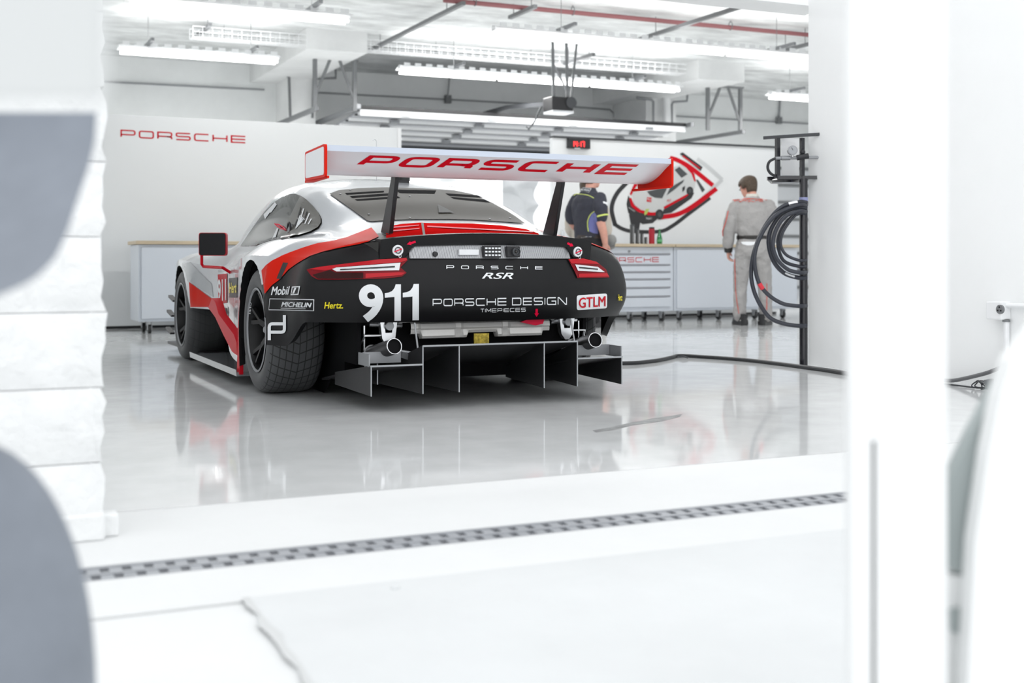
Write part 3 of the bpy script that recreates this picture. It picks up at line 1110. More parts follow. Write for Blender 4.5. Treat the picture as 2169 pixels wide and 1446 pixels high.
# curved fairings at the spoiler ends
for s_ in (-1, 1):
    b = MB()
    V, F = [], []
    for i in range(9):
        t = i / 8
        x = s_ * (.585 + .145 * t)
        yb = y_tail(.60) + .035 + .20 * t ** 1.3
        V += [(x, yb, .765 + .055 * t), (x, yb - .012, spo_top(.6) - .006 - .022 * t ** .7 + .035 * max(0, t - .6)), (x, yb + .10, .845 + .01 * t), (x, yb + .10, .765 + .055 * t)]
    for i in range(8):
        for j in range(4):
            F.append((i * 4 + j, i * 4 + (j + 1) % 4, i * 4 + 4 + (j + 1) % 4, i * 4 + 4 + j))
    F += [(0, 1, 2, 3), (35, 34, 33, 32)]
    b.add(V, F)
    b.build('spoiler_fairing', M['car_gloss_black'], car, 60)

def mesh_material():
    m = bpy.data.materials.new('silver_grille_mesh')
    m.use_nodes = True
    nt = m.node_tree
    bs = nt.nodes['Principled BSDF']
    bs.inputs['Metallic'].default_value = .6; bs.inputs['Roughness'].default_value = .4
    tc = nt.nodes.new('ShaderNodeTexCoord')
    w = nt.nodes.new('ShaderNodeTexWave'); w.inputs['Scale'].default_value = 55; w.bands_direction = 'X'
    cr = nt.nodes.new('ShaderNodeValToRGB')
    cr.color_ramp.elements[0].position = .25; cr.color_ramp.elements[0].color = (.10, .10, .105, 1)
    cr.color_ramp.elements[1].position = .6; cr.color_ramp.elements[1].color = (.55, .56, .58, 1)
    nt.links.new(tc.outputs['Object'], w.inputs['Vector']); nt.links.new(w.outputs['Fac'], cr.inputs['Fac'])
    nt.links.new(cr.outputs['Color'], bs.inputs['Base Color'])
    return m
M['mesh'] = mesh_material()
b = MB(); V, F = [], []
GX = list(np.linspace(-.455, .455, 31))
for x in GX:
    y = y_tail(x) + .030
    e = max(0, abs(x) - .33) / .125
    V += [(x, y - .016, .757), (x, y + .004, spo_bot(x) + .004 if abs(x) < .43 else .80)]
F = [(2 * i, 2 * i + 1, 2 * i + 3, 2 * i + 2) for i in range(len(GX) - 1)]
b.add(V, F)
grille = b.build('grille', M['mesh'], car, None)
HG = hits(bvh_of([grille, spoiler, body]))
def from_px(px, py, hit=None):
    h = (hit or HG)(px, py)
    return h[0] - CARV, h[1]
# rain lamp
b = MB()
p, n = from_px(1039, 533)
b.box(p + Vector((0, -.012, 0)), (.098, .03, .060)); rl = b.build('rain_lamp', M['black'], car, bevel=.003)
for r in range(3):
    for c in range(5):
        q = p + Vector((-.037 + .0185 * c, -.029, .018 - .018 * r))
        bb = MB(); bb.box(q, (.012, .006, .008)); bb.build('led', M['vinyl_white'], rl, None)
b = MB(); p, n = from_px(991, 534); b.box(p + Vector((0, -.008, 0)), (.11, .02, .030)); b.build('reversing_lamp', M['lens_clear'], car, bevel=.003)
p, n = from_px(1084, 533)
b = MB(); b.box(p + Vector((0, -.01, 0)), (.075, .03, .056)); cm = b.build('rear_camera', M['black'], car, bevel=.004)
b = MB(); b.lathe([(.022, 0), (.022, -.022), (.018, -.024), (.016, -.016), (.0, -.014)], 24, 'y', p + Vector((.008, -.022, 0))); b.build('lens_ring', M['dark_steel'], cm)
b = MB(); b.sphere(p + Vector((.008, -.036, 0)), .009, 12); b.build('lens', M['glass'], cm)
b = MB(); p, n = from_px(921, 538); b.lathe([(.0, -.016), (.012, -.014), (.014, -.005), (.014, 0)], 20, 'y', p); b.build('tow_eye_cover', M['black'], car)
# quick release latches
for (px, py, ax, ay, bx, by) in ((842, 530, 880, 511, 861, 517), (1222, 533, 1201, 514, 1214, 521)):
    h = hits(bvh_of([spoiler, body]))(px, py)
    p, n = h[0] - CARV, Vector((h[1].x * .5, -1, 0)).normalized()
    b = MB()
    t1_ = n.cross(UPV).normalized()
    b.cyl(p - n * .01, p + n * .012, .027, 28)
    la = b.build('latch', M['vinyl_white'], car, 40)
    b = MB()
    b.tube([p + n * .015 + (t1_ * math.cos(a) + UPV * math.sin(a)) * .015 for a in np.linspace(0, 2 * PI, 17)[:-1]], .0025, 5, closed=True)
    b.build('latch_ring', M['dark_steel'], la)
    b = MB(); b.bar(p + n * .017 + t1_ * .02 - UPV * .008, p + n * .017 - t1_ * .02 + UPV * .008, .005, .004, n); b.build('latch_pin', M['pink_red'], la)
    b = MB(); lpq = p + n * .012 + UPV * -.028 - t1_ * .010
    b.tube([lpq + (t1_ * math.cos(a) * .006 + UPV * math.sin(a) * .010) for a in np.linspace(0, 2 * PI, 13)[:-1]], .0015, 5, closed=True); b.build('wire_loop', M['bright'], la)
    body_patch('red_arrow', arrow(ax, ay, bx, by, 4.5), M['pink_red'], .004, parent=car, hit=hits(bvh_of([spoiler, body])))

# ------------------------------------------------------------------ rear wing
WX = .955
prof = [(-1.215, 1.268), (-1.16, 1.243), (-1.10, 1.212), (-1.04, 1.189), (-.98, 1.176), (-.92, 1.173), (-.87, 1.178), (-.845, 1.189), (-.86, 1.200), (-.92, 1.210), (-1.0, 1.219), (-1.08, 1.238), (-1.15, 1.259), (-1.213, 1.274)]
pc = catmull(prof, 4)
poly = [(float(a), float(c)) for a, c in pc]
wing = None
b = MB()
xs = list(np.linspace(-WX, WX, 41))
V, F = [], []
n = len(poly)
for x in xs:
    V += [(x, y, z) for y, z in poly]
for i in range(len(xs) - 1):
    for j in range(n):
        F.append((i * n + j, i * n + (j + 1) % n, (i + 1) * n + (j + 1) % n, (i + 1) * n + j))
b.add(V, F)
M['wing_white'] = mat('white_wing_paint', (.74, .76, .79), .3, spec=.3)
wing = b.build('rear_wing', M['wing_white'], car, 50)
wing.location = (.016, 0, 0)
b = MB(); b.box((0, -1.217, 1.281), (2 * WX, .004, .028)); b.build('wicker_strip', mat('grey_wicker', srgb(196, 204, 218), .4), wing, None)
HW = hits(bvh_of([wing]))
body_text('wing_lettering', stroke_text('PORSCHE', .27, .24, 0.058, .62), [(768, 327), (1345, 347), (1345, 372), (768, 351)], M['red'], .0015, parent=wing, hit=HW, cell=10, label='red lettering along the wing')
for s_ in (-1, 1):
    ep = MB()
    out = rounded([(-1.224, 1.142, 'r'), (-1.224, 1.300, 'r'), (-.865, 1.287, 'r'), (-.865, 1.145, 'r')], .02, True)
    ep.prism(out, lambda a, c, t: (t, a, c), s_ * WX, s_ * (WX + .012))
    o = ep.build('end_plate', M['car_red'], wing, 40, bevel=None)
    inn = rounded([(-1.208, 1.154, 'r'), (-1.208, 1.288, 'r'), (-.88, 1.276, 'r'), (-.88, 1.156, 'r')], .015, True)
    e2 = MB(); e2.prism(inn, lambda a, c, t: (t, a, c), s_ * (WX + .012), s_ * (WX + .014)); e2.build('end_plate_face', M['vinyl_white'], wing, None)
    fl = MB(); fl.prism([(WX * s_ - s_ * .035, -.86), (WX * s_, -.82), (WX * s_, -1.222), (WX * s_ - s_ * .01, -1.222)], lambda a, c, t: (a, c, t), 1.137, 1.149); fl.build('end_plate_foot', M['car_red'], wing, None)
for s_ in (-1, 1):
    b = MB()
    pl = [(-.64, .845), (-.80, .86), (-.905, 1.158), (-.915, 1.20), (-.845, 1.20), (-.835, 1.165)]
    b.prism(pl, lambda a, c, t: (s_ * (.478 + t), a, c), -.011, .011)
    b.build('wing_support', M['carbon'], car, 30, bevel=.003)
    b = MB(); b.box((s_ * .478, -.72, .872), (.07, .24, .02)); b.build('support_foot', M['car_black'], car, bevel=.006)

# ------------------------------------------------------------------ diffuser
DY = -1.155
b = MB()
def deck(x0, x1, z0, z1):
    b.add([(x0, DY, z0), (x1, DY, z0), (x1, -.30, z1), (x0, -.30, z1), (x0, DY, z0 - .010), (x1, DY, z0 - .010), (x1, -.30, z1 - .010), (x0, -.30, z1 - .010)],
          [(0, 1, 2, 3), (7, 6, 5, 4), (0, 4, 5, 1), (1, 5, 6, 2), (2, 6, 7, 3), (3, 7, 4, 0)])
deck(-.432, .432, .325, .12)
diff = b.build('diffuser', M['carbon'], car, None)
b = MB(); deck(-.705, -.432, .234, .10); b.build('side_deck', M['carbon'], diff, None)
b = MB(); deck(.432, .705, .234, .10); b.build('side_deck', M['carbon'], diff, None)
M['edge'] = mat('bare_edge_trim', (0.36, 0.375, 0.39), 0.4, 0.4)
for x0, x1, z in ((-.432, .432, .322), (-.705, -.432, .231), (.432, .705, .231)):
    b = MB(); b.box(((x0 + x1) / 2, DY - .003, z), (x1 - x0, .006, .008)); b.build('deck_edge', M['edge'], diff, None)
FINS = [(-.70, .234, .085), (-.432, .325, .085), (-.238, .322, .085), (.238, .322, .085), (.432, .325, .085), (.70, .234, .085), (-.665, .225, .12), (-.60, .225, .12)]
for i, (x, zt, zb) in enumerate(FINS):
    toe = .13 if x < 0 else -.05
    small = i > 5
    y1 = -.62 if not small else -.75
    y0 = DY if not small else -.95
    if not small:
        pl = [(y0, zb), (y0, zt), (y1, .16), (y1, zb + .01)]
    else:
        pl = [(y0, zb), (y0, zt - .02), (y1, .16), (y1, zb)]
    b = MB()
    b.prism(pl, lambda a, c, t: (x + t - toe * (a - y0) * (1 if abs(x) < .65 else .3), a, c), -.003, .003)
    fin = b.build('fin', M['carbon'], diff, None)
    b = MB(); b.bar((x, y0 - .002, zb), (x, y0 - .002, zt), .0055, .005, (0, 1, 0)); b.build('fin_edge', M['edge'], fin, None)
for s_ in (-1, 1):
    b = MB(); b.box((s_ * .60, -1.02, .262), (.20, .008, .056)); b.box((s_ * .705, -1.06, .258), (.006, .17, .06)); b.build('heat_shield', M['steel'], diff, None)
b = MB()
for x in (-.445, .445):
    b.cyl((x + .02, -1.09, .235), (x + .02, -1.02, .43), .005, 8)
b.build('stay_rod', M['steel'], diff)
# exhausts
for s_ in (-1, 1):
    p0, p1 = Vector((s_ * .585, -.80, .262)), Vector((s_ * .565, -1.11, .322))
    d = (p1 - p0).normalized()
    b = MB()
    b.tube([p0, p0 + d * .02, p0 + d * .021, p1], [.047, .047, .040, .040], 24, False)
    ex = b.build('exhaust_pipe', mat('burnt_exhaust_steel', (.16, .16, .165), .35, .8) if s_ < 0 else bpy.data.materials['burnt_exhaust_steel'], car, 40)
    b = MB(); a_ = d.cross(UPV).normalized(); c_ = a_.cross(d)
    b.tube([p1 + (a_ * math.cos(q) + c_ * math.sin(q)) * .0385 for q in np.linspace(0, 2 * PI, 25)[:-1]], .003, 6, closed=True)
    b.build('pipe_rim', M['bright'], ex)
    b = MB(); b.cyl(p1 - d * .012, p1 - d * .10, .0385, 24); b.build('pipe_bore', M['void'], ex, 40)
    b = MB()
    b.tube([p0 + Vector((-.05, .02, .05)), p0 + Vector((-.05, -.06, .10)), p0 + Vector((.05, -.06, .10)), p0 + Vector((.06, 0, .0))], .006, 6)
    b.build('exhaust_bracket', M['bright'], car)
# structure seen below the bumper
b = MB()
b.box((0, -.66, .35), (1.24, .30, .16)); b.box((0, .9, .32), (1.30, 2.9, .44)); b.box((0, -.35, .58), (1.30, .9, .34))
b.box((-.655, -.64, .36), (.02, .36, .30)); b.box((.655, -.64, .36), (.02, .36, .30))
b.build('underbody', M['void'], car, None)
b = MB()
V, F = [], []
prf = [(.0, .425), (-.02, .418), (-.028, .395), (-.014, .385), (-.02, .355), (-.012, .342), (.03, .338)]
xsx = np.linspace(-.40, .40, 81)
for x in xsx:
    rdg = min(abs(abs(x - .0) - .135), abs(abs(x) - .38))
    k = 1.0 if rdg > .022 else .45
    for (y, z) in prf:
        V.append((x, -.885 + y * k, z if not (z < .36 and (abs(x) < .085 or abs(x) > .35)) else z + .025))
n = len(prf)
for i in range(80):
    for j in range(n - 1):
        F.append((i * n + j, i * n + j + 1, (i + 1) * n + j + 1, (i + 1) * n + j))
b.add(V, F); b.box((0, -.84, .435), (.9, .05, .02))
b.build('crossmember', mat('silver_heat_shield', (.72, .71, .69), .42, .25, bump=(18, .3, .01)), car, 40)
b = MB(); b.box((-.02, -.93, .335), (.085, .012, .055)); b.build('tow_strap', mat('yellow_tow_strap', (.55, .42, .06), .35, .5, noise=(60, .35, 1.3)), car, None)
b = MB(); b.prism([(.20, .0), (.28, .022), (.345, .018), (.335, -.012), (.29, -.02)], lambda a, c, t: (a, -.94 + t, .418 + c), -.006, .006); b.build('tow_hook', M['pink_red'], car, None)
for s_ in (-1, 1):
    b = MB()
    b.prism([(-.05, .09), (-.035, -.03), (-.012, -.062), (.012, -.062), (.035, -.03), (.05, .09), (.028, .09), (.018, 0), (-.018, 0), (-.028, .09)], lambda a, c, t: (s_ * .515 + a, -.86 + t, .375 + c), -.02, .02)
    hg = b.build('suspension_bracket', M['bright'], car, 30)
    b = MB(); b.cyl((s_ * .515, -.90, .41), (s_ * .515, -.80, .41), .022, 14); b.build('bracket_bolt', M['steel'], hg)
    b = MB(); b.box((s_ * .572, -.80, .33), (.11, .02, .16)); b.cyl((s_ * .43, -.84, .41), (s_ * .60, -.82, .42), .016, 12); b.build('heat_plate', M['bright'], car, None)
b = MB(); b.box((-.46, -.98, .262), (.09, .05, .03), (0.2, .3, .4)); b.cyl((-.56, -.95, .30), (-.40, -.98, .27), .008, 8); b.cyl((-.56, -.95, .285), (-.42, -.98, .255), .006, 8); b.build('linkage', M['steel'], car)

# ------------------------------------------------------------------ wheels
def tyre_material(name, nx, na, w):
    m = bpy.data.materials.new(name)
    m.use_nodes = True
    nt = m.node_tree; N = nt.nodes; L = nt.links
    bs = N['Principled BSDF']; bs.inputs['Roughness'].default_value = .55
    tc = N.new('ShaderNodeTexCoord'); sp = N.new('ShaderNodeSeparateXYZ'); L.new(tc.outputs['Object'], sp.inputs[0])
    def mth(op, a, bb=None):
        q = N.new('ShaderNodeMath'); q.operation = op
        if isinstance(a, (int, float)): q.inputs[0].default_value = a
        else: L.new(a, q.inputs[0])
        if bb is not None:
            if isinstance(bb, (int, float)): q.inputs[1].default_value = bb
            else: L.new(bb, q.inputs[1])
        return q.outputs[0]
    ang = mth('ARCTAN2', sp.outputs['Z'], sp.outputs['Y'])
    ax = mth('ABSOLUTE', sp.outputs['X'])
    sk = mth('MULTIPLY', ax, 1.1)
    a2 = mth('ADD', ang, sk)
    ta = mth('FRACT', mth('MULTIPLY', a2, na / (2 * PI)))
    tx = mth('FRACT', mth('MULTIPLY', mth('ADD', sp.outputs['X'], 5.0), nx))
    ga = mth('LESS_THAN', ta, w)
    gx = mth('LESS_THAN', tx, w * 1.2)
    rr = mth('SQRT', mth('ADD', mth('MULTIPLY', sp.outputs['Z'], sp.outputs['Z']), mth('MULTIPLY', sp.outputs['Y'], sp.outputs['Y'])))
    return m, N, L, bs, mth, mth('MAXIMUM', ga, gx), rr, sp
def make_tyre_mat(name, nx, na, w, rt, dark=.014):
    m, N, L, bs, mth, g, rr, sp = tyre_material(name, nx, na, w)
    on = mth('GREATER_THAN', rr, rt)
    g2 = mth('MULTIPLY', g, on)
    mx = N.new('ShaderNodeMix'); mx.data_type = 'RGBA'
    mx.inputs['A'].default_value = (.072, .074, .078, 1); mx.inputs['B'].default_value = (dark, dark, dark * 1.05, 1)
    L.new(g2, mx.inputs['Factor']); L.new(mx.outputs['Result'], bs.inputs['Base Color'])
    bp = N.new('ShaderNodeBump'); bp.inputs['Strength'].default_value = 1; bp.inputs['Distance'].default_value = .006; bp.invert = True
    L.new(g2, bp.inputs['Height']); L.new(bp.outputs['Normal'], bs.inputs['Normal'])
    return m
M['tyre_rear'] = make_tyre_mat('wet_tyre_tread', 1 / .036, 38, .12, .325)
M['tyre_front'] = make_tyre_mat('dusty_front_tyre', 1 / .036, 30, .05, .318, .05)
M['rim'] = mat('black_rim', (.010, .010, .011), .35, spec=.3)

def wheel(x, y, R, W, side_, tm, letters=False):
    # side_ -1: outer face towards -x
    hub = Vector((x, y, R))
    def build(bb, name, m, parent, sm=35):
        o = bb.build(name, m, parent, sm)
        return o
    w2 = W / 2
    rim_r = .236
    t = MB()
    pr = [(rim_r - .012, -w2 + .02), (rim_r + .004, -w2 + .006), (R * .80, -w2 - .004), (R * .90, -w2 + .003), (R * .965, -w2 + .022), (R * .992, -w2 + .055), (R, -w2 * .45), (R, 0), (R, w2 * .45), (R * .992, w2 - .055), (R * .965, w2 - .022), (R * .90, w2 - .003), (R * .80, w2 + .004), (rim_r + .004, w2 - .006), (rim_r - .012, w2 - .02)]
    pr = [(float(a), float(c)) for a, c in catmull(pr, 3)]
    t.lathe(pr, 72, 'x')
    ty = t.build('tyre', tm, car, 60)
    ty.location = hub
    s = side_
    # rim barrel
    r = MB()
    r.lathe([(rim_r - .002, s * (w2 - .004)), (rim_r - .012, s * (w2 - .008)), (rim_r - .018, s * (w2 - .03)), (rim_r - .03, s * (w2 - .10)), (rim_r - .035, -s * (w2 - .02)), (rim_r - .02, -s * (w2 - .015))], 48, 'x')
    r.lathe([(rim_r - .035, -s * (w2 * .1)), (.0, -s * (w2 * .1))], 48, 'x')
    rim = r.build('rim', M['rim'], ty, 40)
    lip = MB(); lip.lathe([(rim_r + .002, s * (w2 - .001)), (rim_r - .006, s * (w2 + .003)), (rim_r - .012, s * (w2 - .006))], 48, 'x'); lip.build('rim_lip', M['steel'], ty, 60)
    sp = MB()
    xo = s * (w2 - .055)
    for k in range(5):
        q = 2 * PI * k / 5 + .35
        ca, sa = math.cos(q), math.sin(q)
        for dq in (-.20, .20):
            e = Vector((s * (w2 - .028), math.cos(q + dq) * (rim_r - .02), math.sin(q + dq) * (rim_r - .02)))
            mpt = Vector((xo - s * .004, ca * .115, sa * .115))
            sp.bar(mpt, e, .022, .020, (1, 0, 0))
        sp.bar(Vector((xo - s * .035, ca * .03, sa * .03)), Vector((xo - s * .004, ca * .122, sa * .122)), .036, .028, (1, 0, 0))
    sp.build('spokes', M['rim'], ty, None)
    nt_ = MB(); nt_.lathe([(.045, xo - s * .06), (.045, xo - s * .03), (.034, xo - s * .02), (.026, xo - s * .002), (.014, xo + s * .012), (0, xo + s * .013)], 16, 'x'); nt_.build('centre_nut', M['steel'], ty, 30)
    dk = MB(); dk.lathe([(.185, -s * .01), (.185, -s * .03), (.05, -s * .03), (.05, -s * .01)], 40, 'x', closed=True); dk.build('brake_disc', M['dark_steel'], ty, 40)
    return ty, rim
RW, RR_ = .31, .355
rl_w = wheel(-.845, 0, RR_, RW, -1, M['tyre_rear'])
rr_w = wheel(.845, 0, RR_, RW, 1, M['tyre_rear'])
fl_w = wheel(-.845, 2.516, .34, .30, -1, M['tyre_front'])
fr_w = wheel(.845, 2.516, .34, .30, 1, M['tyre_front'])
# lettering on the rim barrel of the rear wheel
HR = hits(bvh_of([rl_w[1]]))
def rim_text(txt, quad, mt):
    V2, F2 = font_text(txt, bold=.03)
    o = decal('rim_lettering', to_quad(V2, quad), F2, HR, mt, rl_w[1], 6, .003)
rim_text('BBS', [(527, 737), (528, 757), (520, 757), (519, 737)], M['vinyl_white'])
rim_text('CLR 911', [(533, 640), (531, 664), (527, 664), (529, 640)], M['vinyl_white'])

# wheel arch liners, sills, side plate
for s_ in (-1, 1):
    for (ya, za, ra) in ARCH:
        b = MB()
        V, F = [], []
        for i in range(25):
            q = math.radians(-25) + math.radians(180) * i / 24
            V += [(s_ * .66, ya + math.cos(q) * (ra + .012), za + math.sin(q) * (ra + .012)), (s_ * (.999 if ya == 0 else .972), ya + math.cos(q) * (ra + .006), za + math.sin(q) * (ra + .006))]
        F = [(2 * i, 2 * i + 1, 2 * i + 3, 2 * i + 2) for i in range(24)]
        b.add(V, F)
        b.lathe([(.0, s_ * .648), (ra - .01, s_ * .648)], 40, 'x', (0, ya, za))
        b.build('arch_liner', M['void'], car, 60)
for s_ in (-1, 1):
    b = MB(); b.prism([(.42, s_ * 1.02), (1.98, s_ * 1.02), (2.02, s_ * .70), (.42, s_ * .70)], lambda a, c, t: (c, a, t), .058, .082)
    b.add([(s_ * 1.02, .42, .058), (s_ * 1.02, 1.98, .058), (s_ * 1.025, 1.98, .098), (s_ * 1.025, .42, .098)], [(0, 1, 2, 3)])
    b.build('side_plate', M['car_silver'] if s_ < 0 else M['carbon'], car, None)
    b = MB(); b.add([(s_ * .84, .40, .07), (s_ * .84, .40, .42), (s_ * .80, 1.2, .50), (s_ * .70, 2.02, .50), (s_ * .70, 2.02, .07), (s_ * .80, 1.2, .07)], [(0, 1, 2, 5), (5, 2, 3, 4)])
    b.build('sill_panel', M['car_silver'], car, 60)
    b = MB(); b.prism([(.40, .07), (.40, .46), (.43, .44), (.48, .07)], lambda a, c, t: (s_ * (.985 + t), a, c), .0, .022)
    b.build('arch_trim', M['red'], car, None)
b = MB(); b.prism([(2.10, -.90), (3.55, -.93), (3.72, -.5), (3.78, 0), (3.72, .5), (3.55, .93), (2.1, .90)], lambda a, c, t: (c, a, t), .055, .075)
b.build('front_splitter', M['carbon'], car, None)
for s_ in (-1, 1):
    b = MB()
    for k, (zz, yy) in enumerate(((.16, 3.15), (.30, 3.10), (.42, 3.02))):
        b.prism([(yy - .1, 0), (yy + .12, .03), (yy + .12, .05), (yy - .11, .015)], lambda a, c, t: (s_ * (.955 + t), a, zz + c), 0, .035)
    b.build('dive_plane', M['carbon'], car, None)

# door mirror on a bent arm
mw = on_X(450, 517, CX - .955) - CARV
b = MB()
mo = [Vector((-.086, 0, -.074)), Vector((.086, 0, -.074)), Vector((.086, 0, .074)), Vector((-.086, 0, .074))]
pm = rounded([(-.092, -.078, 'r'), (.092, -.078, 'r'), (.092, .078, 'r'), (-.092, .078, 'r')], .018, True)
ry = math.radians(-22)
def mfn(a, c, t):
    return mw + Vector((a * math.cos(ry) - t * math.sin(ry), a * math.sin(ry) + t * math.cos(ry), c))
b.prism(pm, mfn, 0.0, .06)
mirror = b.build('door_mirror', M['red'], car, 40)
b = MB(); b.prism([(x * .96, z * .95) for x, z in pm], mfn, -.003, 0.0); b.build('mirror_glass', mat('mirror_glass', (.010, .010, .012), .08, spec=.25), mirror, None)
ab0 = HB(488, 577)[0]
ab = ab0 - CARV
am = at_depth(472, 567, (ab0 - EYE).dot(FWD) * .995) - CARV
b = MB()
q0 = mfn(-.078, -.06, .03)
b.tube([q0, q0 + Vector((0, 0, -.075)), q0 + Vector((.012, 0, -.092)), am, ab], .010, 10)
b.build('mirror_arm', M['red'], mirror, 60)
# roof antenna and hook rod
h = HB(857, 386)
h = (h[0] if h else on_Y(857, 386, 7.6)) - CARV
b = MB(); b.lathe([(.04, -.004), (.042, .03), (.036, .048), (.0, .054)], 20, 'z', h + Vector((0, .02, .012))); b.box(h + Vector((-.03, 0, .0)), (.10, .06, .02)); b.build('roof_camera', M['black'], car, 35)
b = MB(); b.cyl(h + Vector((-.075, 0, -.01)), h + Vector((-.082, 0, .15)), .006, 8, .003); b.build('antenna', M['black'], car)
b = MB(); h2 = on_Y(797, 384, 7.5) - CARV; b.tube([h2, h2 + Vector((0, 0, .262)), h2 + Vector((-.012, 0, .272)), h2 + Vector((-.028, 0, .262))], .0025, 6); b.build('whip_antenna', M['bright'], car)
# far side mirror and roof edge fittings seen past the right window pillar
b = MB(); b.box((.60, .95, 1.12), (.03, .16, .02), (0, 0.4, 0)); b.build('roof_fitting', M['black'], car, None)
# ------------------------------------------------------------------ partitions, wall graphics and benches
YP = 13.8
xl0, xl1 = on_Y(205, 600, YP).x, on_Y(849, 300, YP).x
xr0, xr1 = on_Y(1170, 300, YP).x, on_Y(1648, 400, YP).x
zp = on_Y(400, 250, YP).z
zq = on_Y(1400, 302, YP).z
b = MB(); b.box(((xl0 + xl1) / 2, YP + .04, (zp + .03) / 2), (xl1 - xl0, .08, zp - .03)); struct(b.build('wall_partition_left', M['panel'], None, bevel=.004))
b = MB(); b.box(((xr0 + xr1) / 2, YP + .04, (zq + .03) / 2), (xr1 - xr0, .08, zq - .03)); struct(b.build('wall_partition_right', M['panel'], None, bevel=.004))
b = MB(); b.box((xl0 - .03, YP + .0, zp / 2), (.06, .10, zp)); b.box((xl1 - .02, YP - .004, zp / 2), (.05, .012, zp)); struct(b.build('trim_2', M['white'], None, bevel=.01))
b = MB(); b.box(((xr0 + xr1) / 2, YP + .03, zq + .012), (xr1 - xr0, .10, .022)); struct(b.build('trim_3', M['dark_steel'], None))
b = MB(); b.box(((xl0 + xl1) / 2, YP + .06, .016), (xl1 - xl0, .04, .03)); b.box(((xr0 + xr1) / 2, YP + .06, .016), (xr1 - xr0, .04, .03)); struct(b.build('trim_gap_shade', M['black'], None))  # black strips in the floor gap, its shade put into their colour
# light panel standing behind the gap, with a dark vent slot
HPB = hit_Y(16.6)
xa, xb = on_Y(800, 400, 16.6).x, on_Y(1064, 400, 16.6).x
zt = on_Y(1000, 352, 16.6).z
b = MB(); b.box(((xa + xb) / 2, 16.64, zt / 2), (xb - xa, .08, zt)); pnl = b.build('wall_partition_rear', M['panel'], None); struct(pnl)
sv = MB(); p_ = on_Y(951, 366, 16.58); sv.box(p_, (.30, .02, .09)); tag(sv.build('wall_vent', M['dark_steel'], None, None, bevel=.01), 'dark rounded vent slot on the pale panel just below the wing', 'vent')

def flat_text(name, VF, quad, mt, hit, parent=None, label=None, cat=None, off=.003):
    V2 = to_quad(VF[0], quad)
    o = decal(name, V2, VF[1], hit, mt, parent, None, off, False)
    if label: tag(o, label, cat)
    return o
HP = hit_Y(YP)
tag(flat_text('wall_lettering', stroke_text('PORSCHE', .19, .4), [(255, 274), (521, 287.5), (521, 304), (255, 291)], M['red'], HP), 'red PORSCHE lettering high on the left white partition', 'lettering')

# mural of a race car on the right partition
def Z5(pts): return [(1160 + x / 3.286, 280 + y / 3.286) for x, y in pts]
mural = thing('wall_mural', (on_Y(1400, 430, YP).x, YP, on_Y(1400, 430, YP).z), 'wall graphic of a white and red racing car inside red and black outlines', 'wall graphic')
def mural_patch(name, pts, mt, off):
    pp = Z5(pts)
    return decal(name, pp, [tuple(range(len(pp)))], HP, mt, mural, None, off, False)
def mural_line(name, pts, w, mt, off):
    pp = [tuple(q) for q in catmull(Z5(pts), 6)]
    V, F = stroke(pp, w / 3.286)
    return decal(name, V, F, HP, mt, mural, None, off, False)
M['art_black'] = mat('black_print', (.02, .02, .023), .5)
M['art_grey'] = mat('pale_grey_print', (.58, .60, .61), .5)
M['art_white'] = mat('white_print', (.60, .615, .62), .5)
M['art_dark'] = mat('dark_grey_print', (.06, .065, .07), .5)
M['art_green'] = mat('lime_print', (.45, .55, .12), .5)
mural_line('black_outline', [(560, 340), (480, 430), (445, 530), (470, 650)], 30, M['art_black'], .002)
mural_line('black_outline', [(466, 640), (520, 672), (600, 690), (780, 690), (870, 650), (990, 560), (1130, 455)], 26, M['art_black'], .002)
mural_line('grey_outline', [(1040, 185), (1120, 245), (1215, 330)], 26, M['art_grey'], .002)
mural_line('grey_outline', [(1215, 330), (1130, 410), (1080, 455)], 24, M['art_grey'], .0025)
mural_line('red_outline', [(850, 178), (905, 195), (1000, 250), (1150, 370)], 30, M['red'], .003)
mural_line('red_outline', [(780, 592), (900, 572), (1010, 515), (1175, 392)], 32, M['red'], .003)
mural_patch('grey_bar', [(1030, 330), (1045, 330), (1095, 400), (1075, 420)], M['art_dark'], .003)
mural_patch('splitter', [(560, 440), (548, 500), (560, 560), (600, 600), (660, 640), (730, 632), (800, 570), (860, 560), (1000, 460), (1020, 420), (960, 430), (800, 540), (640, 560)], M['art_black'], .004)
mural_patch('car_body', [(590, 430), (615, 385), (650, 355), (720, 330), (800, 300), (868, 245), (930, 225), (1000, 265), (1030, 330), (1022, 390), (955, 440), (815, 510), (800, 555), (720, 560), (640, 535), (600, 500)], M['art_white'], .005)
mural_patch('red_nose', [(566, 460), (580, 455), (600, 505), (645, 540), (720, 558), (800, 553), (795, 580), (700, 578), (625, 553), (580, 515)], M['red'], .006)
mural_patch('red_side', [(600, 360), (640, 350), (610, 385), (580, 440), (570, 430)], M['red'], .006)
mural_patch('red_sill', [(805, 520), (950, 440), (1010, 410), (955, 455), (810, 535)], M['red'], .006)
mural_patch('red_tail', [(930, 225), (975, 235), (1020, 290), (1030, 345), (1018, 340), (1000, 290), (960, 245)], M['red'], .006)
mural_patch('windscreen', [(690, 412), (830, 380), (825, 400), (795, 460), (745, 455), (712, 440)], M['art_dark'], .007)
mural_patch('side_window', [(826, 440), (850, 385), (950, 328), (940, 350), (880, 400)], M['art_dark'], .007)
mural_patch('rear_window', [(882, 262), (915, 240), (972, 292), (930, 318)], M['art_dark'], .007)
mural_patch('side_vent', [(935, 385), (955, 372), (952, 400), (936, 418)], M['art_black'], .008)
mural_patch('wing', [(918, 150), (938, 140), (1077, 243), (1062, 268)], M['art_black'], .008)
mural_patch('wing_stripe', [(940, 160), (1060, 248), (1055, 255), (935, 168)], M['red'], .009)
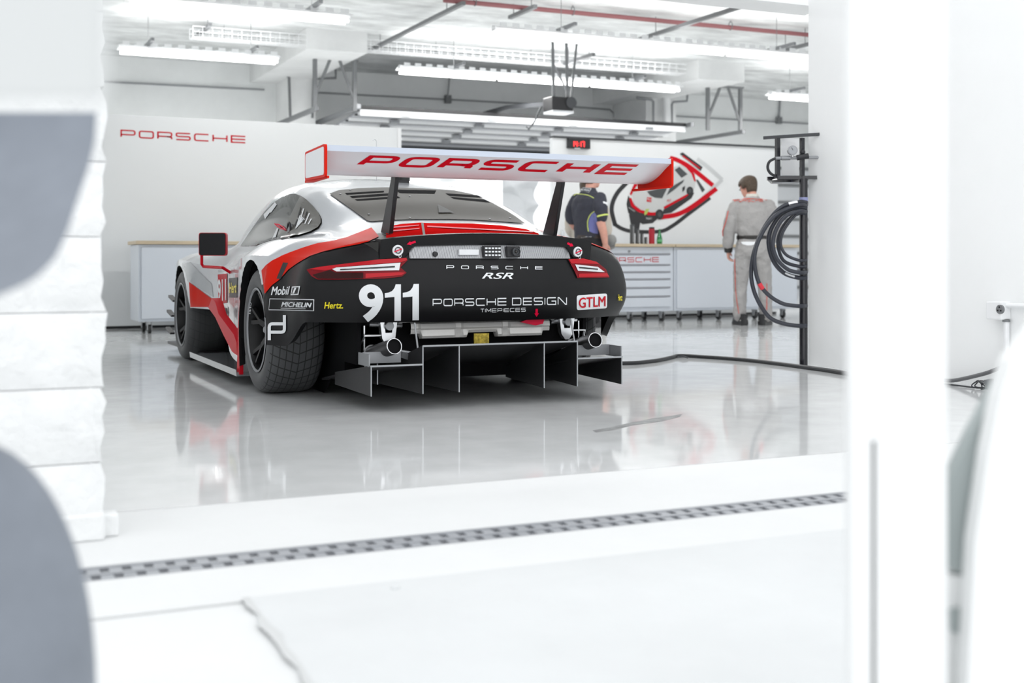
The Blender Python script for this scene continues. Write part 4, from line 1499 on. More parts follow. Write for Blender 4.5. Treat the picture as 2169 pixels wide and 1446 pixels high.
for cx_, cy_, r_ in ((776, 572, 36), (988, 408, 30)):
    mural_patch('wheel', [(cx_ + r_ * .8 * math.cos(a), cy_ + r_ * math.sin(a)) for a in np.linspace(0, 2 * PI, 21)[:-1]], M['art_black'], .010)
    mural_patch('rim', [(cx_ + r_ * .35 * math.cos(a), cy_ + r_ * .5 * math.sin(a)) for a in np.linspace(0, 2 * PI, 15)[:-1]], M['art_dark'], .011)
mural_patch('head_lamp', [(670, 560), (680, 535), (705, 533), (690, 565), (672, 580)], M['art_green'], .010)
mural_patch('number_square', [(690, 452), (722, 455), (720, 487), (687, 482)], M['red'], .008)
flat_text('number', font_text('911', bold=.02), Z5([(692, 457), (719, 460), (717, 480), (690, 477)]), M['art_white'], HP, mural, off=.010)
flat_text('door_number', font_text('911', bold=.02), Z5([(830, 470), (856, 462), (852, 484), (826, 490)]), M['red'], HP, mural, off=.010)
flat_text('nose_lettering', font_text('MICHELIN', bold=.02), Z5([(562, 520), (605, 545), (603, 555), (563, 530)]), M['art_white'], HP, mural, off=.010)
flat_text('sill_lettering', font_text('Mobil 1', bold=.02), Z5([(682, 592), (722, 590), (722, 606), (684, 608)]), M['art_white'], HP, mural, off=.010)
mural_patch('black_foot', [(565, 570), (650, 590), (635, 680), (585, 680)], M['art_black'], .0045)

# digital clock
p0, p1 = on_Y(1200, 293, YP), on_Y(1246, 316, YP)
ck = MB(); ck.box(((p0.x + p1.x) / 2, YP - .03, (p0.z + p1.z) / 2), (abs(p1.x - p0.x), .06, abs(p0.z - p1.z)))
clock = tag(ck.build('digital_clock', M['black'], None, None, bevel=.004), 'black digital wall clock with red figures above the race car wing', 'clock')
M['led_red'] = mat('red_led', (.9, .02, .02), .5, emit=(1, .03, .03), emit_s=1.6)
SEG = {'1': 'bc', '4': 'fgbc', '7': 'abc'}
SEGP = {'a': ((0, 2), (1, 2)), 'b': ((1, 2), (1, 1)), 'c': ((1, 1), (1, 0)), 'd': ((0, 0), (1, 0)), 'e': ((0, 0), (0, 1)), 'f': ((0, 1), (0, 2)), 'g': ((0, 1), (1, 1))}
HC = hit_Y(YP - .062)
for i, ch in enumerate('1417'):
    ox = 1211.5 + i * 6.6 + (2 if i > 1 else 0)
    V, F = [], []
    for s_ in SEG[ch]:
        (a0, b0), (a1, b1) = SEGP[s_]
        q = [(ox + a0 * 4.2, 310 - b0 * 5.4 + .3 * i), (ox + a1 * 4.2, 310 - b1 * 5.4 + .3 * i)]
        sv_, sf_ = stroke(q, 1.9)
        n = len(V); V += sv_; F += [tuple(k + n for k in f) for f in sf_]
    decal('digit', V, F, HC, M['led_red'], clock, None, .0, False)
for k in range(2):
    y_ = 302.5 + 4.5 * k
    decal('colon_dot', [(1225.6, y_), (1227, y_), (1227, y_ + 1.6), (1225.6, y_ + 1.6)], [(0, 1, 2, 3)], HC, M['led_red'], clock, None, 0, False)
flat_text('clock_badge', ([(0, 0), (1, 0), (1, 1), (0, 1)], [(0, 1, 2, 3)]), [(1217, 313), (1229, 313.5), (1229, 315.4), (1217, 315)], M['art_white'], HC, clock, off=.0)

# benches
YC = 12.75
M['castor_zinc'] = mat('zinc_castor', srgb(205, 207, 210), .35, .3)
def castor(parent, x, y, big=True):
    R = .045
    b = MB(); b.cyl((x - .014, y, R), (x + .014, y, R), R, 20)
    w = b.build('castor', M['castor_rubber'], parent, 40)
    b = MB()
    for s_ in (-1, 1):
        b.prism([(-.025, .035), (.025, .035), (.034, .115), (-.034, .115)], lambda a, c, t: (x + s_ * .020 + t, y + a, c), -.002, .002)
    b.box((x, y, .118), (.07, .08, .006))
    b.cyl((x - .024, y, R), (x + .024, y, R), .009, 10)
    b.build('castor_fork', M['castor_zinc'], w, 40)

def cabinet(name, x0, x1, label, kind, castors, letters=None):
    t = thing(name, (x0, YC, 0), label, 'cabinet', 'workshop cabinets on castors')
    L = x1 - x0
    z0, z1 = .122, .905
    b = MB(); b.box((L / 2, .31, (z0 + z1) / 2), (L, .60, z1 - z0)); b.build('body', M['drawer'], t, None, bevel=.006)
    if kind == 'door':
        b = MB(); b.box((L / 2, -.0, (z0 + z1) / 2), (L - .06, .024, z1 - z0 - .06)); b.build('door', M['drawer'], t, None, bevel=.004)
    for x in castors:
        castor(t, x, .08); castor(t, x, .50)
    return t
xc0 = on_Y(293, 600, YC).x
xc1 = xc0 + 1.45
c1 = cabinet('storage_cabinet', xc0, xc1, 'white castor cabinet behind the front wheel, at the left end of the bench', 'door', (.12, 1.33))
c2 = cabinet('storage_cabinet', xc1 + .005, xc1 + 1.45, 'white castor cabinet behind the door mirror, right of the end cabinet', 'door', (.12, 1.33))
b = MB(); b.box(((xc0 + xc1 + 1.45) / 2, YC + .30, .925), (xc1 + 1.45 - xc0 + .05, .66, .036)); tag(b.build('worktop', M['wood'], None, None, bevel=.004), 'pale wooden worktop on the cabinets behind the car mirror', 'worktop')
xd0, xd1 = 6.86, on_Y(1427, 600, YC).x
xe0, xe1 = xd1 + .01, on_Y(1690, 600, YC).x
dr = cabinet('drawer_cabinet', xd0, xd1, 'white drawer cabinet with red lettering behind the right tail lamp', 'drawer', (.25, .60, xd1 - xd0 - .12))
ys = [537.5, 560, 575, 590, 608, 626.5, 650]
for i in range(len(ys) - 1):
    za, zb = on_Y(1400, ys[i], YC).z, on_Y(1400, ys[i + 1], YC).z
    b = MB(); b.box(((xd1 - xd0) / 2 - .01, -.006, (za + zb) / 2 - .006), (xd1 - xd0 - .10, .028, za - zb - .024))
    d_ = b.build('drawer', M['drawer'], dr, None, bevel=.003)
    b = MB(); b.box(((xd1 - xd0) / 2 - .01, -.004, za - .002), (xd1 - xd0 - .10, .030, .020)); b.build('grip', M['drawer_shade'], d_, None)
b = MB(); p_ = on_Y(1333, 532, YC) - dr.location; b.cyl(p_ + Vector((0, -.012, 0)), p_ + Vector((0, .01, 0)), .012, 14); b.build('lock', M['steel'], dr, 40)
flat_text('drawer_lettering', stroke_text('PORSCHE', .17, .35), [(1276, 545), (1396, 544), (1396, 555), (1276, 556)], M['red'], hit_Y(YC - .021), dr, off=.002)
wc = cabinet('storage_cabinet', xe0, xe1, 'wide white castor cabinet in front of the person in the grey suit', 'door', (.12, .70, 1.25, xe1 - xe0 - .18))
b = MB(); b.box(((xd0 + xd1) / 2, YC + .30, .925), (xd1 - xd0 + .0, .68, .036)); tag(b.build('worktop', M['wood'], None, None, bevel=.004), 'pale wooden worktop on the lettered drawer cabinet, carrying the green bottle', 'worktop')
b = MB(); b.box(((xe0 + xe1) / 2 + .01, YC + .30, .925), (xe1 - xe0 + .02, .68, .036)); tag(b.build('worktop', M['wood'], None, None, bevel=.004), 'pale wooden worktop where the person in the grey suit stands', 'worktop')
b = MB(); b.box((6.42, YC + .3, .45), (.78, .5, .86)); b.box((6.42, YC + .3, .90), (.84, .62, .04)); tag(b.build('side_bench', M['drawer'], None, None, bevel=.004), 'plain white bench behind the spoiler, under the water bottle', 'bench')

# things on the bench
ZB = .943
YI = 13.08
def on_bench(px): return on_Y(px, 519, YI).x
GRP = 'dark tubes on the bench'
for px, w, top, lab in ((1339, 9, 475, 'tallest dark tube on the bench, below the wall graphic'), (1350, 8, 484, 'second tallest dark tube on the bench'), (1359.5, 7, 494, 'third dark tube on the bench, between taller and shorter ones'), (1368, 6.5, 502, 'shortest dark tube on the bench, next to the red flask')):
    D = 14.2
    r = w / 2 * D / FPX * 1.15
    zt_ = on_Y(px, top, YI).z
    b = MB(); b.lathe([(0, 0), (r, 0), (r, zt_ - ZB - .01), (r * .9, zt_ - ZB), (0, zt_ - ZB)], 18)
    tb = tag(b.build('tube', M['art_dark'], None, 30, (on_bench(px), YI, ZB)), lab, 'tube', GRP)
    b = MB(); b.box((r * .1, -r * 1.0, (zt_ - ZB) / 2), (r * .5, .004, (zt_ - ZB) * .8)); b.build('scale_strip', M['steel'], tb, None)
zt_ = on_Y(1380, 481, YI).z
b = MB(); b.lathe([(0, 0), (.036, 0), (.037, .01), (.037, zt_ - ZB - .02), (.033, zt_ - ZB - .02)], 24)
fl = tag(b.build('flask', mat('red_flask', (.42, .012, .03), .35), None, 30, (on_bench(1380.5), YI, ZB)), 'red cylindrical flask with a black lid on the bench', 'flask')
b = MB(); b.lathe([(.034, zt_ - ZB - .02), (.034, zt_ - ZB), (0, zt_ - ZB + .002)], 24); b.build('lid', M['black'], fl, 30)
M['green_glass'] = mat('green_glass', (.01, .22, .06), .08, spec=.7, coat=.5)
b = MB(); b.lathe([(0, 0), (.030, 0), (.034, .012), (.035, .06), (.031, .09), (.022, .12), (.012, .155), (.011, .175), (.013, .178)], 24)
bt = tag(b.build('glass_bottle', M['green_glass'], None, 60, (on_bench(1392.5), YI - .05, ZB)), 'small green glass bottle on the bench', 'bottle')
b = MB(); b.lathe([(.0355, .03), (.0362, .031), (.0362, .058), (.0355, .059)], 24); b.build('paper_label', mat('green_label', (.12, .45, .2), .5), bt, 40)
b = MB(); b.lathe([(.014, .174), (.014, .188), (0, .190)], 16); b.build('cap', M['green_glass'], bt, 30)
M['pet'] = mat('clear_plastic', (.80, .84, .87), .1, trans=.55)
b = MB(); b.lathe([(0, 0), (.036, 0), (.038, .02), (.036, .06), (.038, .11), (.030, .15), (.014, .175), (.013, .19)], 20)
wb_ = tag(b.build('water_bottle', M['pet'], None, 60, (on_Y(1190, 505, YC + .25).x, YC + .25, .92)), 'clear plastic water bottle beside the right wing support', 'bottle')
b = MB(); b.lathe([(.0385, .04), (.0392, .041), (.0392, .10), (.0385, .101)], 20); b.build('paper_label', mat('blue_label', (.45, .60, .72), .5), wb_, 40)
b = MB(); b.lathe([(.015, .185), (.015, .205), (0, .206)], 16); b.build('cap', M['vinyl_white'], wb_, 30)

# ------------------------------------------------------------------ outside the back door: a covered stack under a white sheet
b = MB()
random.seed(11)
V, F = [], []
NX, NZ = 70, 60
x0, x1 = DOOR_X0 - .6, DOOR_X0 + 2.2
for i in range(NX + 1):
    for j in range(NZ + 1):
        u, v = i / NX, j / NZ
        z = 2.6 * (1 - v)
        fold = .22 * abs(math.sin(u * 5 + v * 11 + 1.5 * math.sin(v * 6))) + .16 * abs(math.sin(v * 17 - u * 9 + 2 * math.sin(u * 5)))
        V.append((x0 + (x1 - x0) * u, 23.0 + fold * (0.4 + .6 * math.sin(PI * min(1, v * 1.6)) ** 2) - .25 * (z < 1.0), z))
for i in range(NX):
    for j in range(NZ):
        a = i * (NZ + 1) + j
        F.append((a, a + 1, a + NZ + 2, a + NZ + 1))
b.add(V, F)
b.box(((x0 + x1) / 2, 23.6, 1.2), (x1 - x0 - .1, .8, 2.4))
tag(b.build('tarpaulin', mat('white_tarpaulin', (.60, .61, .62), .7), None, 70), 'crumpled white tarpaulin outside the bright rear doorway', 'tarpaulin')
b = MB(); b.box((9, 23, -.11), (12, 5.8, .2)); struct(b.build('floor_rear_yard', M['apron'], None))

# ------------------------------------------------------------------ overhead: beams, columns, raised door, lights, pipes
def beam(name, pxa, pxb, pya, Yf):
    xa, xb = on_Y(pxa, 90, Yf).x, on_Y(pxb, 90, Yf).x
    zb = on_Y((pxa + pxb) / 2, pya, Yf).z
    b = MB(); b.box(((xa + xb) / 2, (Yf + Y_BACK) / 2, (zb + Z_CEIL) / 2), (xb - xa, Y_BACK - Yf, Z_CEIL - zb)); struct(b.build(name, M['col_white'], None))
    return xa, xb, zb
bl_ = beam('ceiling_beam', 650, 778, 108, 16.45)
br_ = beam('ceiling_beam', 1480, 1577, 170, 16.45)
for (pa, pb, Yf) in ((610, 668, 19.2), (1368, 1432, 18.8)):
    xa, xb = on_Y(pa, 200, Yf).x, on_Y(pb, 200, Yf).x
    b = MB(); b.box(((xa + xb) / 2, (Yf + Y_BACK) / 2, 2.0), (xb - xa, Y_BACK - Yf, 3.9)); struct(b.build('wall_column', M['col_white'], None))

# raised sectional door
YD0, YD1 = 17.5, 19.9
dx0, dx1 = on_Y(762, 233, YD0).x, on_Y(1450, 268, YD0).x
zd = on_Y(1100, 250, YD0).z
door = thing('overhead_door', ((dx0 + dx1) / 2, (YD0 + YD1) / 2, zd), 'raised sectional garage door with pale ribs hanging below the ceiling', 'garage door')
OC = Vector(door.location)
def dz(t): return -.20 * t
NP = 5
M['door_grey'] = mat('grey_door_panel', srgb(168, 170, 174), .5, .1)
for i in range(NP):
    t0, t1 = i / NP, (i + 1) / NP
    y0, y1 = YD0 + (YD1 - YD0) * t0 + .01, YD0 + (YD1 - YD0) * t1 - .01
    b = MB(); b.bar(Vector((0, y0, zd + dz(t0) * 1.0)) - Vector((0, OC.y, OC.z)), Vector((0, y1, zd + dz(t1))) - Vector((0, OC.y, OC.z)), dx1 - dx0, .045)
    pn_ = b.build('door_section', M['door_grey'], door, None)
    b = MB(); b.box((0, y0 + .05 - OC.y, dz(t0) - .045), (dx1 - dx0, .07, .05)); b.build('stiffener', M['white_metal'], pn_, None)
    b = MB()
    b.box((0, y0 + .22 - OC.y, dz(t0) - .05), (dx1 - dx0, .05, .03)); b.build('rib', M['dark_steel'], pn_, None)
    for k in range(4):
        b = MB(); b.box((-(dx1 - dx0) / 2 + (dx1 - dx0) * (k + .5) / 4, y0 + .0 - OC.y, dz(t0) - .06), (.14, .12, .04)); b.build('hinge', M['steel'], pn_, None)
b = MB(); b.box((0, YD0 - .02 - OC.y, .035), (dx1 - dx0, .04, .05)); b.build('bottom_seal', M['black'], door, None)
b = MB(); b.box((0, YD0 - .015 - OC.y, -.045), (dx1 - dx0, .03, .09)); b.build('bottom_rail', M['white_metal'], door, None)
b = MB(); b.box((0, YD1 + .02 - OC.y, dz(1) - .18), (dx1 - dx0, .05, .36)); hgd = b.build('hanging_section', M['dark_steel'], door, None)
for k in range(3):
    b = MB(); b.box((0, YD1 - .02 - OC.y, dz(1) - .05 - .12 * k), (dx1 - dx0, .03, .035)); b.build('slat', M['door_grey'], hgd, None)
for s_, xx in ((-1, -(dx1 - dx0) / 2 - .06), (1, (dx1 - dx0) / 2 + .06)):
    b = MB(); b.bar((xx, YD0 - .15 - OC.y, .03), (xx, Y_BACK - OC.y, .03 - .02), .06, .07); b.build('door_track', M['steel'], door, None)
# angle-iron hangers holding the tracks
def hanger(px0, px1, ptop, pbot, Yh, label, side):
    p = on_Y((px0 + px1) / 2, pbot, Yh)
    t = thing('track_hanger', (p.x, Yh, p.z), label, 'hanger', 'steel hangers of the door tracks')
    a = on_Y(px0, pbot, Yh) - p; c = on_Y(px1, pbot, Yh) - p
    zt = Z_CEIL - .28 - p.z
    for q in (a, c):
        b = MB(); b.bar((q.x, 0, 0), (q.x, 0, zt), .055, .055, (0, 1, 0)); b.build('post', M['grey'], t, None)
    b = MB(); b.bar((a.x, .0, .25 * zt), (a.x + (c.x - a.x) * .38, 0, zt), .04, .03, (0, 1, 0)); b.build('brace', M['grey'], t, None)
    b = MB(); b.bar((c.x, .0, .2 * zt), (a.x + (c.x - a.x) * .62, 0, zt), .04, .03, (0, 1, 0)); b.build('brace', M['grey'], t, None)
    b = MB(); b.box(((a.x + c.x) / 2, 0, zt + .01), (c.x - a.x + .1, .08, .03)); b.build('top_plate', M['grey'], t, None)
    for q in ((a,) if side == 'a' else (c,)):
        b = MB(); b.bar((q.x, -.1, 0), (q.x, 2.2, .0), .06, .06); b.build('rail', M['grey'], t, None)
    return t
hanger(667, 751, 130, 233, 17.25, 'steel track hanger with two posts above the left partition', 'a')
hanger(1499, 1568, 185, 278, 17.25, 'steel track hanger with two posts above the person in the grey suit', 'c')

# door opener
po = at_depth(1182, 222, 17.5)
op = thing('door_opener', tuple(po), 'black and white garage door opener hung from the ceiling', 'door opener')
b = MB(); b.box((0, 0, 0), (.34, .30, .20)); mo_ = b.build('housing', M['black'], op, None, bevel=.01)
b = MB(); b.box((0.0, -.02, -.115), (.34, .30, .035)); b.build('lamp_cover', M['lens_clear'], op, None, bevel=.008)
b = MB(); b.cyl((.13, -.17, .02), (.13, -.14, .02), .085, 20); b.build('motor_cap', M['dark_steel'], op, 40)
b = MB(); b.cyl((.22, -.05, .03), (.19, -.05, .03), .05, 16); b.build('knob', M['black'], op, 40)
for sx in (-.12, .10):
    b = MB(); b.bar((sx, -.1, .08), (sx - .02, -.1, Z_CEIL - po.z), .045, .012, (0, 1, 0)); b.build('hanging_strap', M['grey'], op, None)
b = MB(); b.bar((.16, -.1, .1), (.26, -.1, Z_CEIL - po.z), .035, .012, (0, 1, 0)); b.build('hanging_strap', M['grey'], op, None)
b = MB(); b.bar((-.12, -.1, .55), (.12, -.1, .15), .03, .01, (0, 1, 0)); b.build('cross_strap', M['steel'], op, None)
b = MB(); b.bar((-.1, .15, .02), (-.11, 1.5, .13), .06, .06); b.bar((-.11, 1.5, .13), (-.12, 3.9, .13), .06, .06); b.build('drive_rail', M['dark_steel'], op, None)
b = MB(); b.tube([(-.22, .1, -.02), (-.33, .1, -.25), (-.42, .1, -.36), (-.46, .1, -.32)], .012, 6); b.build('release_arm', M['dark_steel'], op)

# fluorescent light strips
GRPL = 'ceiling light strips'
def light_strip(px0, py0, px1, py1, Yl, label, kd=1.0, ku=1.0):
    p0, p1 = on_Y(px0, py0, Yl), on_Y(px1, py1, Yl)
    z = (p0.z + p1.z) / 2
    L = p1.x - p0.x
    t = thing('light_strip', ((p0.x + p1.x) / 2, Yl, z), label, 'ceiling light', GRPL)
    b = MB()
    b.box((0, 0, .05), (L, .09, .05)); b.build('housing', M['white_metal'], t, None)
    b = MB()
    b.add([(-L / 2, -.17, .03), (L / 2, -.17, .03), (L / 2, -.05, .07), (-L / 2, -.05, .07)], [(0, 1, 2, 3)])
    b.add([(-L / 2, .17, .03), (L / 2, .17, .03), (L / 2, .05, .07), (-L / 2, .05, .07)], [(0, 1, 2, 3)])
    rf = b.build('reflector', M['white_metal'], t, None)
    nslot = min(90, max(4, int(L / .16)))
    b = MB()
    for k in range(nslot):
        x = -L / 2 + L * (k + .5) / nslot
        b.box((x, -.11, .085), (.09, .01, .045)); b.box((x, .11, .085), (.09, .01, .045))
    tag(b.build('reflector_tabs', M['white_metal'], rf, None), kind='stuff')
    nt_ = max(1, round(L / 1.5))
    for k in range(nt_):
        xa = -L / 2 + L * k / nt_ + .03
        xb = -L / 2 + L * (k + 1) / nt_ - .03
        for yy in (-.07, .07):
            b = MB(); b.cyl((xa, yy, -.015), (xb, yy, -.015), .019, 8); b.build('lamp_tube', M['lamp_rear'] if kd > 2 else M['lamp'], t, 60)
    # area lights added to the tubes: one brightens the room, one the ceiling
    for nm, zz, rot, pw in (('strip_light_down', -.045, 0, 3.2 * kd), ('strip_light_up', .13, PI, 4.2 * ku)):
        lo = area_light(nm, (0, 0, zz), (L * .96, .16), pw * L, (rot, 0, 0), (1, .995, .985))
        lo.parent = t
    for fx in (-.32, .32):
        b = MB(); b.cyl((fx * L, 0, .07), (fx * L, 0, Z_CEIL - z), .004, 6); b.build('hanging_wire', M['grey'], t)
        b = MB(); b.bar((fx * L, -.38, .11), (fx * L, .38, .11), .04, .04); b.build('cross_bracket', M['steel'], t, None)
    return t
light_strip(250, 105, 590, 132, 16.2, 'white light strip high above the left partition lettering', 8.0, .9)
light_strip(845, 151, 1437, 190, 16.2, 'long white light strip above the raised garage door', 8.0, .9)
light_strip(1632, 204, 1850, 219, 16.2, 'short white light strip beside the hose stand top', 8.0, .9)
light_strip(268, 4, 740, 45, 13.1, 'bright white light strip at the top left of the ceiling', .9, .4)
light_strip(1045, 71, 1760, 128, 13.1, 'long white light strip in front of the red ceiling pipe', .9, .4)
light_strip(560, -92, 1760, 20, 10.2, 'added light strip over the race car, unseen above the frame', 2.2, .6)  # unseen strip added to brighten the front of the bay

# red sprinkler pipe with rings
def pipe(name, pts, r, mt, label, cat, group=None, n=10):
    b = MB(); b.tube(pts, r, n)
    return tag(b.build(name, mt, None, 60), label, cat, group)
pr0, pr1 = on_Y(940, -4, 13.6), on_Y(1760, 82, 13.6)
pr1.z = pr0.z = (pr0.z + pr1.z) / 2
rp_ = thing('sprinkler_pipe', tuple(pr0), 'dull red sprinkler pipe running across under the ceiling', 'pipe')
b = MB(); b.cyl((0, 0, 0), pr1 - pr0, .03, 12); b.build('pipe', M['red_pipe'], rp_, 60)
for f in (.07, .30, .71):
    q = (pr1 - pr0) * f
    b = MB(); b.tube([q + Vector((0, .045 * math.cos(a), .02 + .055 * math.sin(a))) for a in np.linspace(0, 2 * PI, 15)[:-1]], .006, 6, closed=True); b.cyl(q + Vector((0, 0, .07)), q + Vector((0, 0, Z_CEIL - pr0.z)), .005, 6); b.build('pipe_ring', M['grey'], rp_)
# dark strut channels running towards the back wall
GRPS = 'dark strut channels under the ceiling'
for (xa, ya, xb, yb, Za, lab) in ((780, 108, 1000, 8, 3.80, 'dark strut channel left of the red pipe'), (1355, 83, 1625, 0, 3.72, 'dark strut channel crossing the red pipe'), (412, 82, 450, 52, 3.86, 'short dark strut channel between the two left light strips'), (1655, 108, 1715, 93, 3.72, 'dark strut channel at the right end of the red pipe'), (1080, 37, 1130, 13, 3.8, 'short dark strut channel beside the opener strap'), (1195, 135, 1258, 115, 3.72, 'dark strut channel behind the garage door opener')):
    p0, p1 = on_Z(xa, ya, Za), on_Z(xb, yb, Za)
    p1.x = p0.x
    b = MB(); b.bar(p0, p1, .05, .045)
    sc_ = tag(b.build('strut_channel', M['grey'], None, None), lab, 'strut', GRPS)
    b = MB()
    for f in (.15, .85):
        q = p0 + (p1 - p0) * f
        b.cyl(q, (q.x, q.y, Z_CEIL), .005, 6)
    b.build('threaded_rod', M['grey'], sc_, None)
# wire cable tray
ct0, ct1 = on_Y(405, 80, 16.6), on_Y(1445, 158, 16.6)
zt = (ct0.z + ct1.z) / 2
tray = thing('cable_tray', (ct0.x, 16.6, zt), 'white wire cable tray above the rear light strips', 'cable tray')
L = ct1.x - ct0.x
b = MB()
for (y, z) in ((-.12, .0), (-.12, .07), (-.12, .14), (.12, 0), (.12, .07), (.12, .14), (-.04, 0), (.04, 0)):
    b.cyl((0, y, z), (L, y, z), .005, 5)
b.build('tray_wires', M['white_metal'], tray, None)
b = MB()
for k in range(int(L / .13)):
    x = k * .13
    b.tube([(x, -.12, .14), (x, -.12, 0), (x, .12, 0), (x, .12, .14)], .004, 4)
tag(b.build('tray_ribs', M['white_metal'], tray, None), kind='stuff')
b = MB()
for k in range(5):
    b.cyl((L * (k + .3) / 5, .13, 0), (L * (k + .3) / 5, .13, Z_CEIL - zt), .004, 5)
tag(b.build('hanging_rod', M['grey'], tray, None), kind='stuff')
# conduits on the back wall
YW = Y_BACK - .03
def wall_run(pts, r=.018, Yq=None):
    return [on_Y(a, c, Yq or YW) for a, c in pts]
pipe('conduit', wall_run([(200, 172), (560, 190)]), .014, M['steel'], 'thin grey conduit along the back wall at the left', 'conduit')
pipe('conduit', wall_run([(672, 196), (955, 211), (1160, 222), (1292, 232), (1300, 240), (1302, 262)]), .014, M['steel'], 'thin grey conduit along the back wall above the raised door', 'conduit')
pipe('conduit', wall_run([(1432, 246), (1712, 262)]), .014, M['steel'], 'thin grey conduit along the back wall at the right', 'conduit')
pipe('conduit', wall_run([(955, 15), (952, 165), (948, 205)], Yq=19.9), .014, M['steel'], 'vertical grey conduit dropping to a switch box over the door', 'conduit')
pipe('conduit', wall_run([(1654, 180), (1650, 250)]), .02, M['steel'], 'vertical grey conduit over the hose stand', 'conduit')
pipe('conduit', wall_run([(578, 157), (606, 159), (612, 164), (615, 250)], Yq=19.1), .022, M['grey'], 'bent grey pipe on the left face of the left column', 'conduit')
pipe('conduit', wall_run([(711, 140), (711, 165), (664, 167), (662, 250)], Yq=19.1), .022, M['grey'], 'bent grey pipe right of the left column', 'conduit')
pipe('conduit', wall_run([(1348, 195), (1350, 207), (1380, 211), (1384, 215), (1384, 265)], Yq=18.7), .022, M['steel'], 'bent grey pipe in front of the right column', 'conduit')
pipe('conduit', wall_run([(1456, 200), (1455, 214), (1426, 216), (1423, 222), (1423, 265)], Yq=18.7), .022, M['steel'], 'bent grey pipe right of the white drain pipe', 'conduit')
pipe('drain_pipe', wall_run([(1411, 190), (1413, 268)], Yq=18.65), .075, M['white_metal'], 'thick white vertical drain pipe on the right column', 'pipe', n=20)
for (px, py, lab) in ((949, 210, 'small grey switch box at the foot of the conduit over the door'), (1650, 255, 'small grey switch box above the hose stand')):
    p = on_Y(px, py, Y_BACK - .06); b = MB(); b.box(p, (.11, .08, .14)); tag(b.build('switch_box', M['grey'], None, None, bevel=.008), lab, 'switch box')
# slatted door of the next bay
p0, p1 = on_Y(1640, 300, 19.9), on_Y(1760, 640, 19.9)
nd = thing('next_bay_door', (p0.x, 19.9, 0), 'closed grey slatted roller door behind the hose stand', 'garage door')
b = MB(); b.box(((p1.x - p0.x) / 2, 0, 1.3), (p1.x - p0.x, .06, 2.6)); b.build('curtain', mat('pale_grey_slats', srgb(205, 208, 212), .5), nd, None)
for k in range(8):
    b = MB(); b.box(((p1.x - p0.x) / 2, -.035, .2 + .34 * k), (p1.x - p0.x, .03, .06)); b.build('slat_joint', M['grey'], nd, None)
b = MB(); b.box((p0.x + .5, 15.2, .57), (.9, .6, .06)); b.box((p0.x + .3, 15.2, .28), (.8, .5, .5)); 

# ceiling lamps' spill: tubes and the added area lights of each strip light the bay
# ------------------------------------------------------------------ people
def limb(b, pts, n=14, k=4):
    """tapered round limb through (point, radius) pairs, closed with round ends"""
    q = catmull([tuple(p) + (r,) for p, r in pts], k)
    P = [Vector(v[:3]) for v in q]
    R = [float(v[3]) for v in q]
    b.tube(P, R, n)
    b.sphere(P[0], R[0], 12); b.sphere(P[-1], R[-1], 12)

def fuse(name, b, mt, parent, voxel=.012, smooth_n=4, folds=0.0, fold_size=.1):
    """melts overlapping shapes into one continuous surface"""
    me = bpy.data.meshes.new(name)
    me.from_pydata(b.v, [], b.f)
    bm = bmesh.new(); bm.from_mesh(me)
    bmesh.ops.recalc_face_normals(bm, faces=bm.faces)
    bm.to_mesh(me); bm.free()
    o = bpy.data.objects.new(name, me)
    COL.objects.link(o)
    r = o.modifiers.new('melt', 'REMESH'); r.mode = 'VOXEL'; r.voxel_size = voxel
    sm = o.modifiers.new('smooth', 'SMOOTH'); sm.factor = .5; sm.iterations = smooth_n
    if folds:
        tex = bpy.data.textures.new('folds', 'CLOUDS'); tex.noise_scale = fold_size; tex.noise_depth = 2
        dm = o.modifiers.new('folds', 'DISPLACE'); dm.texture = tex; dm.strength = folds; dm.mid_level = .5; dm.texture_coords = 'LOCAL'
    dg = bpy.context.evaluated_depsgraph_get(); dg.update()
    m2 = bpy.data.meshes.new_from_object(o.evaluated_get(dg))
    bpy.data.objects.remove(o)
    m2.name = name
    m2.materials.clear(); m2.materials.append(mt)
    m2.polygons.foreach_set('use_smooth', [True] * len(m2.polygons))
    o = bpy.data.objects.new(name, m2)
    COL.objects.link(o)
    o.parent = parent
    return o

def loft(rings, n=28):
    # rings: (centre, half width x, half depth y, tilt) stacked upwards; superellipse sections
    b = MB(); V, F = [], []
    for c, rx, ry in rings:
        for j in range(n):
            q = 2 * PI * j / n
            cx_, sy_ = math.cos(q), math.sin(q)
            e = .82
            V.append((c[0] + rx * math.copysign(abs(cx_) ** e, cx_), c[1] + ry * math.copysign(abs(sy_) ** e, sy_), c[2]))
    for i in range(len(rings) - 1):
        for j in range(n):
            F.append((i * n + j, i * n + (j + 1) % n, (i + 1) * n + (j + 1) % n, (i + 1) * n + j))
    F.append(tuple(range(n - 1, -1, -1))); F.append(tuple((len(rings) - 1) * n + j for j in range(n)))
    b.add(V, F)
    return b

